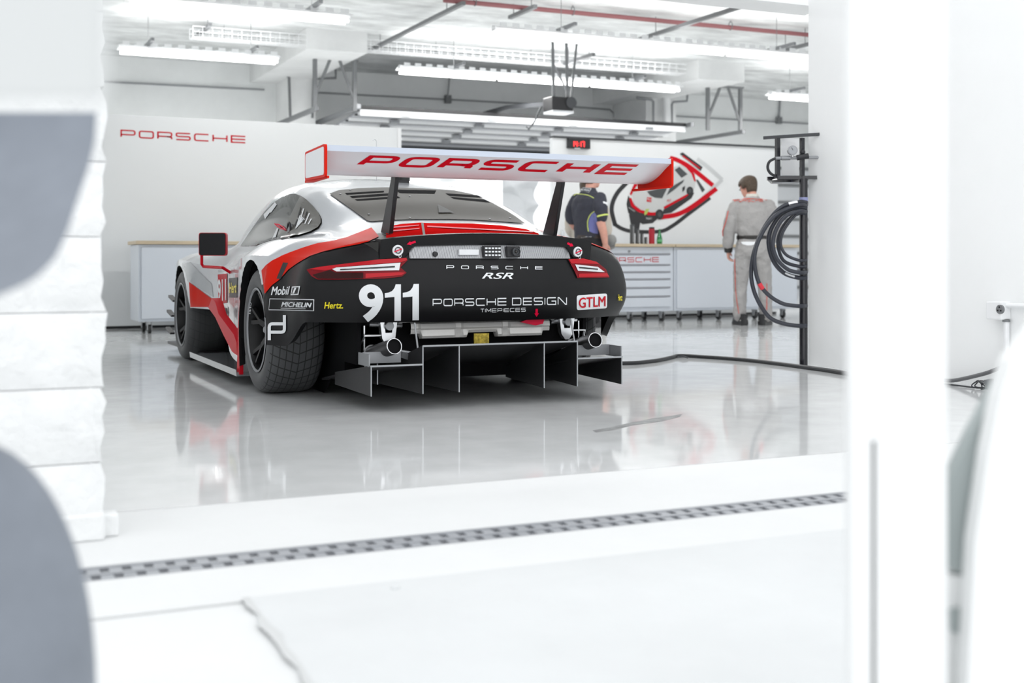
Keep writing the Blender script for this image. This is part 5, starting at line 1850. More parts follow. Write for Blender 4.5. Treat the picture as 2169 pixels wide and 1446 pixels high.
def hand(b, wrist, d, side, size=1.0, curl=.35):
    """palm and five bent fingers hanging from the wrist along d; side points to the thumb"""
    d = Vector(d).normalized(); s = Vector(side); s = (s - d * s.dot(d)).normalized()
    nrm = d.cross(s).normalized()
    W = Vector(wrist)
    for off in (.026, .009, -.009, -.025):
        limb(b, [(W + s * off * .6 * size, .020 * size), (W + d * .05 * size + s * off * size, .017 * size), (W + d * .088 * size + s * off * size * 1.05, .0125 * size)], 10, 3)
    for i, (off, ln) in enumerate(((.030, .070), (.010, .080), (-.010, .074), (-.028, .058))):
        k0 = W + d * .085 * size + s * off * size
        k1 = k0 + (d * math.cos(curl) + nrm * math.sin(curl)) * ln * .5 * size
        k2 = k1 + (d * math.cos(curl * 2.2) + nrm * math.sin(curl * 2.2)) * ln * .5 * size
        limb(b, [(k0, .0108 * size), (k1, .0098 * size), (k2, .0085 * size)], 10, 3)
    t0 = W + d * .025 * size + s * .030 * size
    t1 = t0 + (d * .8 + s * .55 + nrm * .3).normalized() * .045 * size
    t2 = t1 + (d * .95 + s * .1 + nrm * .4).normalized() * .032 * size
    limb(b, [(t0, .015 * size), (t1, .0115 * size), (t2, .0095 * size)], 10, 3)

def head_rings(c, h, w, d):
    # c: chin-to-crown bottom centre; returns lofted skull with jaw, brow and crown. faces +y
    P = [(0, .00, .44, .42, .14), (0, .06, .56, .60, .12), (0, .16, .70, .74, .06), (0, .28, .82, .84, .03), (0, .40, .90, .93, .01), (0, .52, .96, .98, -.01), (0, .64, 1.0, 1.0, -.03), (0, .76, .98, .98, -.04), (0, .86, .88, .88, -.04), (0, .94, .66, .66, -.04), (0, .985, .36, .36, -.04), (0, 1.0, .08, .08, -.04)]
    return [((c[0], c[1] + oy * d, c[2] + z * h), w / 2 * a, d / 2 * e) for _, z, a, e, oy in P]

M['skin'] = mat('skin', srgb(214, 158, 140), .5, noise=(18, .9, 1.04))
M['hair'] = mat('brown_hair', (.075, .05, .032), .6, noise=(60, .6, 1.3), bump=(90, .5, .004))
M['suit'] = mat('grey_race_suit', srgb(163, 161, 160), .75, noise=(4, .93, 1.03), bump=(11, .9, .03))
M['suit_pale'] = mat('pale_suit_collar', srgb(205, 203, 196), .7)
M['suit_red'] = mat('red_piping', srgb(210, 75, 60), .6)
M['navy'] = mat('navy_shirt', srgb(48, 49, 60), .8, noise=(8, .85, 1.1), bump=(10, .6, .02))
M['lavender'] = mat('lavender_side_panel', srgb(108, 112, 165), .8)
M['lime'] = mat('lime_piping', srgb(215, 228, 120), .6)
M['trouser'] = mat('black_trousers', (.012, .012, .014), .8, bump=(10, .6, .02))
M['beige'] = mat('beige_shirt', srgb(196, 188, 176), .8, bump=(10, .5, .02))
M['grey_cloth'] = mat('grey_cloth', srgb(140, 140, 138), .8)
M['shoe'] = mat('black_shoe', (.015, .015, .017), .4)
M['belt'] = mat('dark_belt', (.018, .016, .015), .45)

def shoe(parent, x, y, yaw, name='shoe'):
    b = MB()
    sole = [(-.045, -.12), (-.02, -.14), (.02, -.14), (.045, -.12), (.04, -.02), (.052, .07), (.04, .14), (.0, .165), (-.04, .14), (-.05, .07), (-.04, -.02)]
    R = Matrix.Rotation(yaw, 3, 'Z')
    lv = [(0, 1.0, 0), (.02, 1.03, 0), (.05, .96, -.01), (.075, .82, -.03), (.10, .55, -.07), (.13, .48, -.085)]
    V, F = [], []
    n = len(sole)
    for z, s, oy in lv:
        for a, c in sole:
            q = R @ Vector((a * (s if z < .09 else max(s, .75)), c * s + oy, 0))
            V.append((x + q.x, y + q.y, z))
    for i in range(len(lv) - 1):
        for j in range(n):
            F.append((i * n + j, i * n + (j + 1) % n, (i + 1) * n + (j + 1) % n, (i + 1) * n + j))
    F.append(tuple(range(n - 1, -1, -1))); F.append(tuple((len(lv) - 1) * n + j for j in range(n)))
    b.add(V, F)
    o = b.build(name, M['shoe'], parent, 50)
    b = MB(); q = R @ Vector((0, -.1, 0)); b.bar((x + q.x - .045, y + q.y - .02, .055), (x + q.x + .045, y + q.y - .02, .075), .012, .008); b.build('shoe_stripe', M['suit_pale'], o, None)
    return o


def face_and_hair(t, bd, base, R, hair_low=.03, glasses=False):
    def hp(x, y, z): return base + (R @ Vector((x, y, z)))
    head = None
    fx = MB(); fx.tube([hp(0, .098, .135), hp(0, .120, .10), hp(0, .100, .088)], [.008, .014, .010], 8); fx.build('nose', M['skin'], bd, 60)
    for s in (-1, 1):
        e = MB(); e.sphere((0, 0, 0), 1, 12, .010, .020, .032); e.v = [tuple(hp(v[0] + s * .080, v[1] - .012, v[2] + .115)) for v in e.v]; e.build('ear', M['skin'], bd, 60)
        e = MB(); e.sphere(hp(s * .033, .086, .122), .011, 10); e.build('eye', M['vinyl_white'], bd, 60)
    m_ = MB(); m_.tube([hp(-.022, .090, .058), hp(0, .097, .056), hp(.022, .090, .058)], .005, 6); m_.build('mouth', M['lips'], bd, 60)
    if glasses:
        g = MB(); g.tube([hp(.078, .0, .13), hp(.064, .084, .130), hp(.0, .106, .128), hp(-.064, .084, .130), hp(-.078, .0, .13)], .0035, 6); g.build('glasses', M['black'], bd, 60)
    # hair: back, sides and crown of the skull
    hr = loft([((c[0], c[1] - .006, c[2]), a * 1.07, e * 1.07) for c, a, e in head_rings((0, 0, 0), .240, .160, .205)][1:], 36)
    keep = []
    for f in hr.f:
        c = sum((Vector(hr.v[i]) for i in f), Vector()) / len(f)
        if c.z > .185 or (c.y < .045 and c.z > .150) or (c.y < -.012 and c.z > hair_low + .05) or (c.y < -.05 and c.z > hair_low):
            keep.append(f)
    hr.f = keep; hr.m = [0] * len(keep)
    hr.v = [tuple(hp(*v)) for v in hr.v]
    ho = hr.build('hair', M['hair'], bd, 60)
    sd = ho.modifiers.new('thickness', 'SOLIDIFY'); sd.thickness = .012; sd.offset = 1

def add_head(b, base, R):
    lf = loft(head_rings((0, 0, 0), .235, .158, .20), 28)
    b.add([tuple(base + (R @ Vector(v))) for v in lf.v], lf.f)

def person_grey():
    p = on_Z(1594, 688, 0)
    t = thing('person', (p.x, p.y, 0), 'person seen from behind in a grey racing suit, head bowed at the bench', 'person', rotz=-math.radians(31))
    R = Matrix.Rotation(math.radians(30), 4, 'Z') @ Matrix.Rotation(math.radians(-24), 4, 'X')
    base = Vector((-.02, .045, 1.475))
    b = MB()
    b2 = loft([((0, 0, .80), .16, .11), ((0, 0, .95), .15, .10), ((0, 0, 1.10), .15, .10), ((0, -.01, 1.26), .17, .11), ((0, -.005, 1.36), .14, .09), ((0, 0, 1.42), .07, .065)], 24)
    b.add(b2.v, b2.f)
    limb(b, [((0, .0, 1.40), .062), ((-.003, .025, 1.47), .056), ((-.012, .05, 1.54), .06)])
    add_head(b, base, R)
    arms = {-1: [(-.180, -.005, 1.368), (-.245, -.025, 1.23), (-.268, -.02, 1.09), (-.275, .01, .97), (-.272, .04, .875)],
            1: [(.180, -.005, 1.368), (.240, -.02, 1.23), (.262, .0, 1.10), (.245, .10, 1.01), (.225, .19, .955)]}
    for s, A in arms.items():
        limb(b, list(zip(A, (.060, .05, .044, .038, .030))))
        dd = Vector(A[-1]) - Vector(A[-2])
        hand(b, Vector(A[-1]) + dd.normalized() * .01, dd, (-.25 * s, 1, .1), 1.0, .5)
        limb(b, [((s * .09, 0, .84), .10), ((s * .135, .015, .48), .06), ((s * .15, -.02, .09), .042)])
    bd = fuse('body', b, M['skin'], t, .0062, 3)
    face_and_hair(t, bd, base, R, .05, True)
    b = loft([((0, -.012, .78), .190, .125), ((0, -.015, .85), .196, .136), ((0, -.01, .93), .186, .130), ((0, 0, 1.0), .168, .120), ((0, .002, 1.03), .176, .126), ((0, 0, 1.08), .190, .138), ((0, -.008, 1.20), .198, .140), ((0, -.012, 1.29), .208, .136), ((0, -.012, 1.375), .188, .118), ((0, -.004, 1.425), .130, .094), ((0, .008, 1.46), .086, .080), ((0, .016, 1.485), .070, .068)], 32)
    for s, A in arms.items():
        limb(b, list(zip(A, (.082, .078, .072, .064, .050))))
        limb(b, [((s * .097, -.012, .80), .112), ((s * .122, .0, .62), .097), ((s * .137, .012, .45), .084), ((s * .146, -.01, .26), .078), ((s * .150, -.02, .11), .074)])
    su = fuse('racing_suit', b, M['suit'], t, .011, 3, .030, .09)
    b = loft([((0, .014, 1.46), .080, .076), ((0, .020, 1.495), .071, .070), ((0, .024, 1.508), .064, .063)], 24); b.build('collar', M['suit_pale'], su, 60)
    b = MB(); b.lathe([(1, .0), (1.03, .005), (1.03, .038), (1, .043)], 40, 'z'); b.v = [(v[0] * .178, v[1] * .130, v[2] + .985) for v in b.v]; b.build('belt', M['belt'], su, 50)
    for s, A in arms.items():
        w, f = Vector(A[-1]), Vector(A[-2]); d = (w - f).normalized()
        b = MB(); b.cyl(w - d * .025, w + d * .035, .052, 20, .045); b.build('cuff', M['belt'], su, 40)
    hh = hits(bvh_of([su]))
    def strip(name, pts, w, mt, off=.004):
        pp = [tuple(q) for q in catmull(pts, 5)]
        V, F = stroke(pp, w)
        return decal(name, V, F, hh, mt, su, None, off)
    strip('piping', [(1543, 447), (1538, 470), (1532, 488), (1532, 500)], 1.6, M['suit_red'], .007)
    strip('piping', [(1557, 548), (1558, 590), (1559, 615), (1563, 650), (1565, 664)], 1.3, M['suit_red'], .007)
    strip('piping', [(1624, 600), (1624, 640), (1624, 656)], 1.3, M['suit_red'], .007)
    strip('yoke_seam', [(1548, 425), (1560, 422), (1590, 421), (1625, 424)], .9, M['suit_red'], .007)
    tx = stroke_text('PORSCHE', .19, .5)
    decal('suit_lettering', to_quad(tx[0], [(1556, 421.5), (1616, 421.5), (1616, 428), (1556, 428.5)]), tx[1], hh, M['suit_red'], su, 4, .009)
    decal('back_patch', [(1570, 512), (1600, 512), (1598, 518), (1590, 520), (1582, 520), (1573, 517)], [tuple(range(6))], hh, M['vinyl_white'], su, 4, .006)
    shoe(t, -.142, -.0, math.radians(20)); shoe(t, .145, .02, math.radians(-25))
    return t
M['lips'] = mat('lips', (.42, .14, .13), .5)
pg = person_grey()

def person_navy():
    p = at_depth(1247, 550, 13.55); p.z = 0
    t = thing('person', (p.x, p.y, 0), 'person in a navy short-sleeved shirt and black trousers with one hand in the pocket', 'person', rotz=-math.radians(78))
    R = Matrix.Rotation(math.radians(-4), 4, 'X')
    base = Vector((0, .05, 1.56))
    b = MB()
    b2 = loft([((0, 0, .82), .16, .11), ((0, 0, .96), .15, .10), ((0, .01, 1.12), .15, .11), ((0, 0, 1.30), .17, .11), ((0, -.005, 1.43), .14, .09), ((0, 0, 1.50), .07, .065)], 24)
    b.add(b2.v, b2.f)
    limb(b, [((0, .0, 1.47), .062), ((0, .02, 1.54), .056), ((0, .04, 1.61), .06)])
    add_head(b, base, R)
    arms = {-1: [(-.195, -.01, 1.42), (-.245, -.03, 1.28), (-.26, -.01, 1.16), (-.23, .10, 1.06), (-.18, .19, 1.0)],
            1: [(.195, -.01, 1.42), (.250, -.045, 1.28), (.262, -.05, 1.165), (.245, .005, 1.05), (.215, .055, .93)]}
    for s, A in arms.items():
        limb(b, list(zip(A, (.060, .054, .050, .043, .032))))
        dd = Vector(A[-1]) - Vector(A[-2])
        hand(b, Vector(A[-1]) + dd.normalized() * .01, dd + Vector((-s * .05, 0, 0)), (0, 1, .2), .95, .3)
        limb(b, [((s * .09, 0, .86), .10), ((s * .10, .015, .49), .06), ((s * .11, -.02, .09), .042)])
    bd = fuse('body', b, M['skin'], t, .0062, 3)
    face_and_hair(t, bd, base, R, .03)
    b = loft([((0, .0, .99), .172, .130), ((0, .005, 1.04), .178, .140), ((0, .01, 1.12), .186, .148), ((0, .0, 1.24), .198, .150), ((0, -.01, 1.34), .212, .146), ((0, -.01, 1.42), .200, .124), ((0, -.005, 1.475), .140, .098), ((0, .0, 1.515), .086, .08), ((0, .006, 1.55), .074, .072)], 32)
    for s, A in arms.items():
        limb(b, [(A[0], .080), ((A[1][0], A[1][1], A[1][2] + .03), .082), ((A[1][0] * 1.03, A[1][1], A[1][2] - .06), .080)])
    sh = fuse('shirt', b, M['navy'], t, .012, 4, .018, .09)
    b = loft([((0, -.01, .80), .180, .130), ((0, -.01, .90), .185, .138), ((0, -.005, .97), .174, .130), ((0, 0, 1.02), .164, .122)], 28)
    for s in (-1, 1):
        limb(b, [((s * .092, -.01, .84), .112), ((s * .10, .012, .49), .085), ((s * .11, -.02, .10), .072)])
    tr = fuse('trousers', b, M['trouser'], t, .014, 4, .012, .1)
    b = MB(); b.lathe([(1, .0), (1.03, .004), (1.03, .034), (1, .038)], 40, 'z'); b.v = [(v[0] * .172, v[1] * .131, v[2] + .985) for v in b.v]; b.build('belt', mat('brown_belt', (.035, .024, .02), .5), tr, 50)
    hh = hits(bvh_of([sh]))
    def strip(name, pts, w, mt, off=.004):
        pp = [tuple(q) for q in catmull(pts, 5)]
        V, F = stroke(pp, w)
        return decal(name, V, F, hh, mt, sh, None, off)
    def Z7(pts): return [(1180 + x / 8.033, 360 + y / 8.033) for x, y in pts]
    decal('side_panel', Z7([(640, 715), (580, 760), (545, 840), (538, 940), (545, 1040), (620, 1075), (690, 1085), (690, 900), (670, 760)]), [tuple(range(9))], hh, M['lavender'], sh, 4, .005)
    strip('piping', Z7([(645, 705), (575, 750), (530, 840), (523, 940), (535, 1045)]), 1.4, M['lime'], .007)
    strip('yoke_piping', Z7([(285, 440), (330, 412), (420, 415), (530, 435), (632, 482)]), 1.1, M['lime'], .006)
    strip('sleeve_cuff', Z7([(684, 790), (740, 772), (830, 755), (892, 765)]), 3.2, M['lime'], .006)
    bg = Z7([(345, 310), (420, 290), (585, 315), (545, 390), (450, 365), (330, 375)])
    o1 = decal('back_badge', bg, [tuple(range(6))], hh, M['steel'], sh, 4, .005)
    decal('back_badge_inset', Z7([(400, 310), (565, 325), (540, 375), (395, 355)]), [(0, 1, 2, 3)], hh, M['navy'], o1, 4, .007)
    tx = font_text('MICHELIN', bold=.02)
    decal('back_lettering', to_quad(tx[0], Z7([(405, 322), (550, 338), (540, 362), (400, 346)])), tx[1], hh, M['vinyl_white'], o1, 4, .009)
    decal('sleeve_logo', Z7([(778, 540), (800, 538), (818, 552), (838, 548), (848, 540), (852, 556), (845, 575), (850, 608), (842, 606), (828, 582), (806, 572), (786, 568)]), [tuple(range(12))], hh, M['vinyl_white'], sh, 4, .006)
    ht = hits(bvh_of([tr]))
    decal('pocket_piping', Z7([(415, 1140), (500, 1128), (585, 1130), (585, 1140), (500, 1140), (412, 1153)]), [tuple(range(6))], ht, M['vinyl_white'], tr, 4, .005)
    shoe(t, -.11, .0, 0.1); shoe(t, .11, .0, -.1)
    return t
pnv = person_navy()

def person_beige():
    p = at_depth(1245, 550, 14.1); p.z = 0
    t = thing('person', (p.x, p.y, 0), 'person in a beige shirt and grey trousers mostly hidden behind the navy shirt', 'person', rotz=-math.radians(28))
    R = Matrix.Identity(4)
    base = Vector((0, .04, 1.46))
    b = MB()
    b2 = loft([((0, 0, .82), .16, .11), ((0, 0, .95), .15, .10), ((0, .01, 1.08), .15, .11), ((0, 0, 1.24), .17, .11), ((0, -.005, 1.34), .14, .09), ((0, 0, 1.41), .07, .065)], 24)
    b.add(b2.v, b2.f)
    limb(b, [((0, .0, 1.39), .06), ((0, .02, 1.45), .055), ((0, .03, 1.51), .06)])
    add_head(b, base, R)
    arms = {-1: [(-.17, .0, 1.34), (-.20, .02, 1.2), (-.195, .05, 1.09), (-.15, .17, 1.04), (-.08, .22, 1.04)],
            1: [(.17, .0, 1.34), (.205, .0, 1.2), (.215, -.01, 1.09), (.218, -.03, 1.0), (.220, -.07, .93)]}
    for s, A in arms.items():
        limb(b, list(zip(A, (.056, .05, .046, .04, .03))))
        dd = Vector(A[-1]) - Vector(A[-2])
        hand(b, Vector(A[-1]) + dd.normalized() * .01, dd, (-s * .2, 1, .1), .92, .5)
        limb(b, [((s * .09, 0, .84), .10), ((s * .11, .01, .48), .06), ((s * .13, -.02, .09), .042)])
    bd = fuse('body', b, M['skin'], t, .0075, 3)
    face_and_hair(t, bd, base, R, .03)
    b = loft([((0, .0, .94), .176, .130), ((0, .005, 1.08), .182, .140), ((0, .0, 1.2), .188, .140), ((0, -.005, 1.28), .19, .13), ((0, -.005, 1.345), .165, .108), ((0, 0, 1.40), .09, .085), ((0, .006, 1.43), .072, .07)], 28)
    for s, A in arms.items():
        limb(b, list(zip(A[:4], (.072, .07, .066, .056))))
    fuse('shirt', b, M['beige'], t, .014, 4, .018, .09)
    b = loft([((0, -.01, .78), .185, .13), ((0, -.01, .88), .188, .138), ((0, -.005, .96), .170, .124)], 28)
    for s in (-1, 1):
        limb(b, [((s * .10, -.01, .82), .115), ((s * .125, .012, .47), .095), ((s * .135, -.02, .10), .078)])
    fuse('trousers', b, M['grey_cloth'], t, .016, 4, .014, .1)
    shoe(t, -.135, 0, .1); shoe(t, .135, 0, -.1)
    return t
pb = person_beige()
# the cap hangs from the beige-shirted person's right hand
b = MB()
b.lathe([(.062, 0), (.064, .03), (.058, .06), (.036, .085), (.0, .092)], 20)
ca = math.cos(pb.rotation_euler.z); sa = math.sin(pb.rotation_euler.z)
hx, hy = .262, -.105
pcap = Vector((pb.location.x + ca * hx - sa * hy, pb.location.y + sa * hx + ca * hy, .965))
cp = tag(b.build('cap', M['grey_cloth'], None, 60, tuple(pcap)), 'grey cap held at the hip beside the navy-shirted person', 'cap')
cp.rotation_euler = (math.radians(70), 0, math.radians(-20))
b = MB(); b.prism([(-.055, -.02), (-.04, -.085), (0, -.11), (.04, -.085), (.055, -.02)], lambda a, c, u: (a, c, u), .0, .005); b.build('peak', M['grey_cloth'], cp, 60)
# ------------------------------------------------------------------ hose stand by the pier
pb0 = on_Z(1702, 774, 0)
DP = (pb0 - EYE).dot(FWD)
st = thing('hose_stand', (pb0.x, pb0.y, 0), 'black post with a boxed regulator head beside the white pier', 'hose stand')
SV = Vector((pb0.x, pb0.y, 0))
def sp(px, py, dd=0.0): return at_depth(px, py, DP + dd) - SV
M['post_black'] = mat('glossy_black_post', (.010, .010, .014), .22, coat=.4)
b = MB(); b.cyl((0, 0, 0), (0, 0, sp(1702, 378).z), .029, 24); b.build('post', M['post_black'], st, 40)
b = MB(); b.cyl((0, 0, sp(1702, 426).z), (0, 0, sp(1702, 418).z), .031, 24); b.build('tape_band', mat('lavender_tape', srgb(150, 155, 195), .5), st, 40)
fr = MB()
za, zb_ = sp(1660, 376).z, sp(1660, 292).z
xl, xm, xr = sp(1647, 330), sp(1699, 330), sp(1755, 330)
for q, w in ((xl, .028), (xm, .026), (xr, .028)):
    o = MB(); o.bar((q.x, q.y, za), (q.x, q.y, zb_), w, w, (0, 1, 0)); o.build('frame_post', M['post_black'], st, None)
o = MB(); o.bar((xl.x, xl.y, za), (xr.x, xr.y, za), .03, .026); o.build('frame_rail', M['post_black'], st, None)
o = MB(); o.bar((xl.x, xl.y + .12, za), (xr.x, xr.y + .12, za), .03, .026); o.build('frame_rail', M['post_black'], st, None)
o = MB(); tl_, tr_ = sp(1617, 292, .1), sp(1755, 283, -.05); o.bar(tl_, tr_, .02, .022); o.build('boom_arm', M['dark_steel'], st, None)
o = MB(); o.lathe([(.0, 0), (.10, 0), (.12, -.01), (.10, -.028), (0, -.03)], 24, 'z', ((xl.x + xm.x) / 2 + .03, xl.y + .06, za - .005)); o.build('base_dish', M['post_black'], st, 40)
o = MB(); c0, c1 = sp(1651, 293, .12), sp(1697, 371, .12)
o.box((c0 + c1) / 2, (abs(c1.x - c0.x) + .01, .006, abs(c0.z - c1.z))); o.build('back_panel', M['white'], st, None)
g0 = sp(1677, 319, -.02)
o = MB(); fd = -FWD; o.cyl(g0, g0 + fd * .035, .034, 28); gg = o.build('gauge', M['steel'], st, 40)
o = MB(); o.cyl(g0 + fd * .0345, g0 + fd * .037, .027, 24); o.build('gauge_face', mat('gauge_dial', srgb(165, 168, 172), .3), gg, 40)
o = MB(); o.bar(g0 + fd * .038, g0 + fd * .038 + UPV * .02 - RGT * .01, .003, .002, fd); o.build('gauge_needle', M['black'], gg, None)
o = MB(); f0, f1 = sp(1643, 335, -.02), sp(1752, 333, -.02)
o.tube([f0, f0 + (f1 - f0) * .1, f0 + (f1 - f0) * .11, f0 + (f1 - f0) * .28, f0 + (f1 - f0) * .29, f1], [.012, .012, .016, .016, .011, .011], 14); o.build('regulator_pipe', M['steel'], st, 30)
o = MB(); o.cyl(sp(1688, 334, -.03), sp(1712, 330, -.03), .02, 14); o.sphere(sp(1700, 322, -.02), .02, 12); o.build('regulator_valve', M['black_metal'], st, 40)
o = MB(); o.cyl(g0, sp(1679, 334, -.02), .008, 10); o.build('gauge_stem', M['bright'], st, 40)
o = MB(); o.tube([tuple(p) for p in catmull([sp(1643, 335, -.02), sp(1630, 342, -.02), sp(1626, 355, -.02), sp(1632, 367, -.02), sp(1645, 374, -.0)], 6)], .010, 10); o.build('short_hose', M['rubber'], st, 60)
o = MB(); o.bar(sp(1680, 431, .0), sp(1700, 431, .0), .05, .035); o.build('hook', M['post_black'], st, None)

# coiled hoses hung on the post
M['hose'] = mat('dark_rubber_hose', srgb(52, 55, 64), .38)
HOSES = [
    ('coil', [(1692, 428), (1656, 438), (1626, 470), (1601, 521), (1591, 574), (1599, 622), (1626, 668), (1656, 684), (1692, 690)], 9.0, -.06, 'outermost dark air hose hanging lowest from the black post'),
    ('coil', [(1692, 434), (1648, 452), (1618, 487), (1599, 536), (1603, 586), (1622, 619), (1656, 642), (1692, 648)], 8.6, -.09, 'dark air hose with a red band, second outermost on the post'),
    ('coil', [(1692, 440), (1657, 452), (1634, 483), (1628, 515), (1638, 552), (1661, 578), (1692, 588)], 9.6, -.05, 'thick dark air hose forming the middle coil on the post'),
    ('coil', [(1692, 447), (1664, 458), (1645, 484), (1637, 517), (1646, 548), (1668, 570), (1692, 577)], 8.6, -.10, 'dark air hose coiled just inside the middle coil'),
    ('coil', [(1692, 452), (1669, 466), (1652, 492), (1648, 520), (1660, 552), (1692, 564)], 7.6, -.03, 'dark air hose next to the innermost coil'),
    ('coil', [(1692, 450), (1672, 470), (1657, 495), (1654, 520), (1666, 540), (1692, 551)], 6.4, -.07, 'innermost and thinnest dark air hose on the post'),
]
for i, (nm, pts, w, dd, lab) in enumerate(HOSES):
    c3 = [at_depth(px, py, DP + dd) for px, py in pts]
    base = c3[0]
    end_fix = [Vector((pb0.x, pb0.y - .028, c3[0].z)), Vector((pb0.x, pb0.y - .028, c3[-1].z))]
    path = [Vector(p) for p in catmull([end_fix[0]] + c3 + [end_fix[1]], 8)]
    r = w / 2 / FPX * DP
    t = MB(); t.tube([p - base for p in path], r, 12)
    ho = tag(t.build('air_hose', M['hose'], None, 60, tuple(base)), lab, 'hose', 'air hoses coiled on the stand')
    if i == 1:
        k = int(len(path) * .60); t = MB(); t.tube([p - base for p in path[k:k + 4]], r * 1.12, 12); t.build('red_band', mat('red_hose_tape', (.75, .04, .06), .5), ho, 60)
    if i == 0:
        t = MB(); t.tube([p - base for p in path[9:14]], r * 1.15, 12); t.build('hose_fitting', M['bright'], ho, 60)
    if i == 2:
        k = int(len(path) * .74); t = MB(); t.tube([p - base + Vector((0, -r * .5, 0)) for p in path[k:k + 6]], r * .62, 8); t.build('printed_mark', M['vinyl_white'], ho, 60)
# black folded thing under the bench end behind the post
# floor cable
fc = [on_Z(px, py, .014) for px, py in ((1300, 769), (1345, 768), (1390, 763), (1420, 757), (1440, 753), (1500, 756), (1580, 762), (1650, 770), (1710, 778), (1760, 785), (1796, 791), (1850, 800))]
t = MB(); t.tube([tuple(p) for p in catmull(fc, 6)], .014, 10)
tag(t.build('floor_cable', M['rubber'], None, 60), 'black cable trailing over the floor from the car to the white pier', 'cable')
t = MB(); q = on_Z(1438, 757, .012); t.tube([q + Vector((0, .02, 0)), q + Vector((.02, -.03, .01)), q + Vector((.05, -.05, 0))], .006, 6); tag(t.build('cable_clip', M['dark_steel'], None, 60), 'small clip on the black floor cable', 'clip')

# things by the pier wall on the right
XW = X_R
def wl(px, py, d=.0): 
    p = on_X(px, py, XW - d); return p
bx = [(2109, 640), (2140, 676)]
c0, c1 = wl(2109, 637), wl(2142, 677)
t = thing('wall_socket', (XW, (c0.y + c1.y) / 2, (c0.z + c1.z) / 2), 'white surface socket box with a round black outlet low on the right wall', 'socket')
OV = Vector(t.location)
b = MB(); b.box((-.04, 0, 0), (.08, abs(c0.y - c1.y), abs(c0.z - c1.z))); b.build('box', M['white'], t, None, bevel=.008)
oc = on_X(2118, 655, XW - .083) - OV
b = MB(); b.cyl(oc + Vector((.01, 0, 0)), oc + Vector((-.004, 0, 0)), .026, 28); so = b.build('outlet', M['grey'], t, 40)
for a in (90, 210, 330):
    q = oc + Vector((-.006, math.cos(math.radians(a)) * .013, math.sin(math.radians(a)) * .013))
    b = MB(); b.box(q, (.004, .007, .009)); b.build('slot', M['black'], so, None)
b = MB(); b.cyl((-.03, abs(c0.y - c1.y) * -.5, .03), (-.03, -2.0, .05), .015, 12); b.build('conduit', M['white'], t)
b = MB(); b.cyl((-.03, -.05, -abs(c0.z - c1.z) / 2), (-.03, -.05, -OV.z + .0), .017, 12); b.build('conduit', M['white'], t)
b = MB(); b.cyl((-.03, -.05, -abs(c0.z - c1.z) / 2 - .012), (-.03, -.05, -abs(c0.z - c1.z) / 2), .022, 12); b.build('conduit_nut', M['grey'], t)
# cables by the wall
k1 = [on_X(px, py, XW - .06) for px, py in ((1995, 809), (2015, 806), (2040, 802), (2070, 795), (2095, 788), (2125, 776))]
for q in k1:
    q.z = max(q.z, .014)
t = MB(); t.tube([tuple(p) for p in catmull(k1, 6)], .012, 10); tag(t.build('wall_cable', mat('grey_cable', srgb(105, 106, 108), .5), None, 60), 'thick grey cable rising along the foot of the right wall', 'cable')
k2 = [on_X(px, py, XW - .16) for px, py in ((1995, 816), (2015, 820), (2028, 824), (2040, 827), (2064, 828))]
for q in k2:
    q.z = max(q.z, .007)
t = MB(); t.tube([tuple(p) for p in catmull(k2, 6)], .005, 8)
tc_ = tag(t.build('thin_cable', M['dark_steel'], None, 60), 'thin black cable with a bundled end on the floor below the socket', 'cable')
e = Vector(k2[-1])
for i, (dy, rz, rx) in enumerate(((-.03, .022, .040), (-.05, .016, .052), (-.07, .024, .034))):
    t = MB(); t.tube([e + Vector((.02 * math.sin(a * 2 + i), dy + rx * math.cos(a), .022 + rz * math.sin(a))) for a in np.linspace(0, 2 * PI, 19)[:-1]], .004, 6, closed=True); t.build('cable_loop', M['dark_steel'], tc_, 60)
t = MB(); t.prism([(-.02, .0), (.02, 0), (.03, .06), (-.03, .055)], lambda a, c, u: (e.x + a, e.y - .11 + u, e.z + c), -.01, .01); t.build('cable_plug', M['grey'], tc_, None)

# scuff on the floor
sc = [(1255, 911), (1290, 905), (1330, 896), (1380, 886), (1444, 877), (1440, 882), (1400, 892), (1340, 900), (1300, 910), (1262, 915)]
pp = [on_Z(px, py, .0008) for px, py in sc]
b = MB(); b.add(pp, [tuple(range(len(pp)))])
struct(b.build('floor_scuff', mat('dark_scuff', srgb(130, 132, 132), .6, noise=(14, .7, 1.4)), None, None))
b = MB(); b.prism(rounded([(1830, 1243), (1850, 1243), (1850, 1253), (1830, 1253)], 3), lambda a, c, u: (0, 0, u), 0, .01) if False else None
q = on_Z(838, 1249, 0)
b = MB(); b.sphere((q.x, q.y, .004), .012, 10, 1, .7, .5); tag(b.build('pebble', M['apron_grey'], None, 60), 'tiny pale pebble on the concrete beyond the drain', 'pebble')

# ------------------------------------------------------------------ out of focus things close to the camera
DN = 1.45
def near(px, py, D=DN): return at_depth(px, py, D)
M['near_grey'] = mat('blue_grey_plastic', srgb(128, 134, 143), .6, spec=.2, noise=(5, .84, 1.14))
M['near_white'] = mat('white_sheet_metal', (.78, .79, .79), .5)
# round-topped grey post
c = near(-62, 1480)
rx, rz = 252 / FPX * DN, 545 / FPX * DN
prof = [(rx, 0.0), (rx, c.z)]
for k in range(1, 15):
    a = PI / 2 * k / 14
    prof.append((max(rx * math.cos(a), .0005), c.z + rz * math.sin(a)))
b = MB(); b.lathe(prof, 48, 'z')
tag(b.build('bollard', M['near_grey'], None, 60, (c.x, c.y, 0)), 'blurred grey round-topped post in the lower left corner', 'bollard')
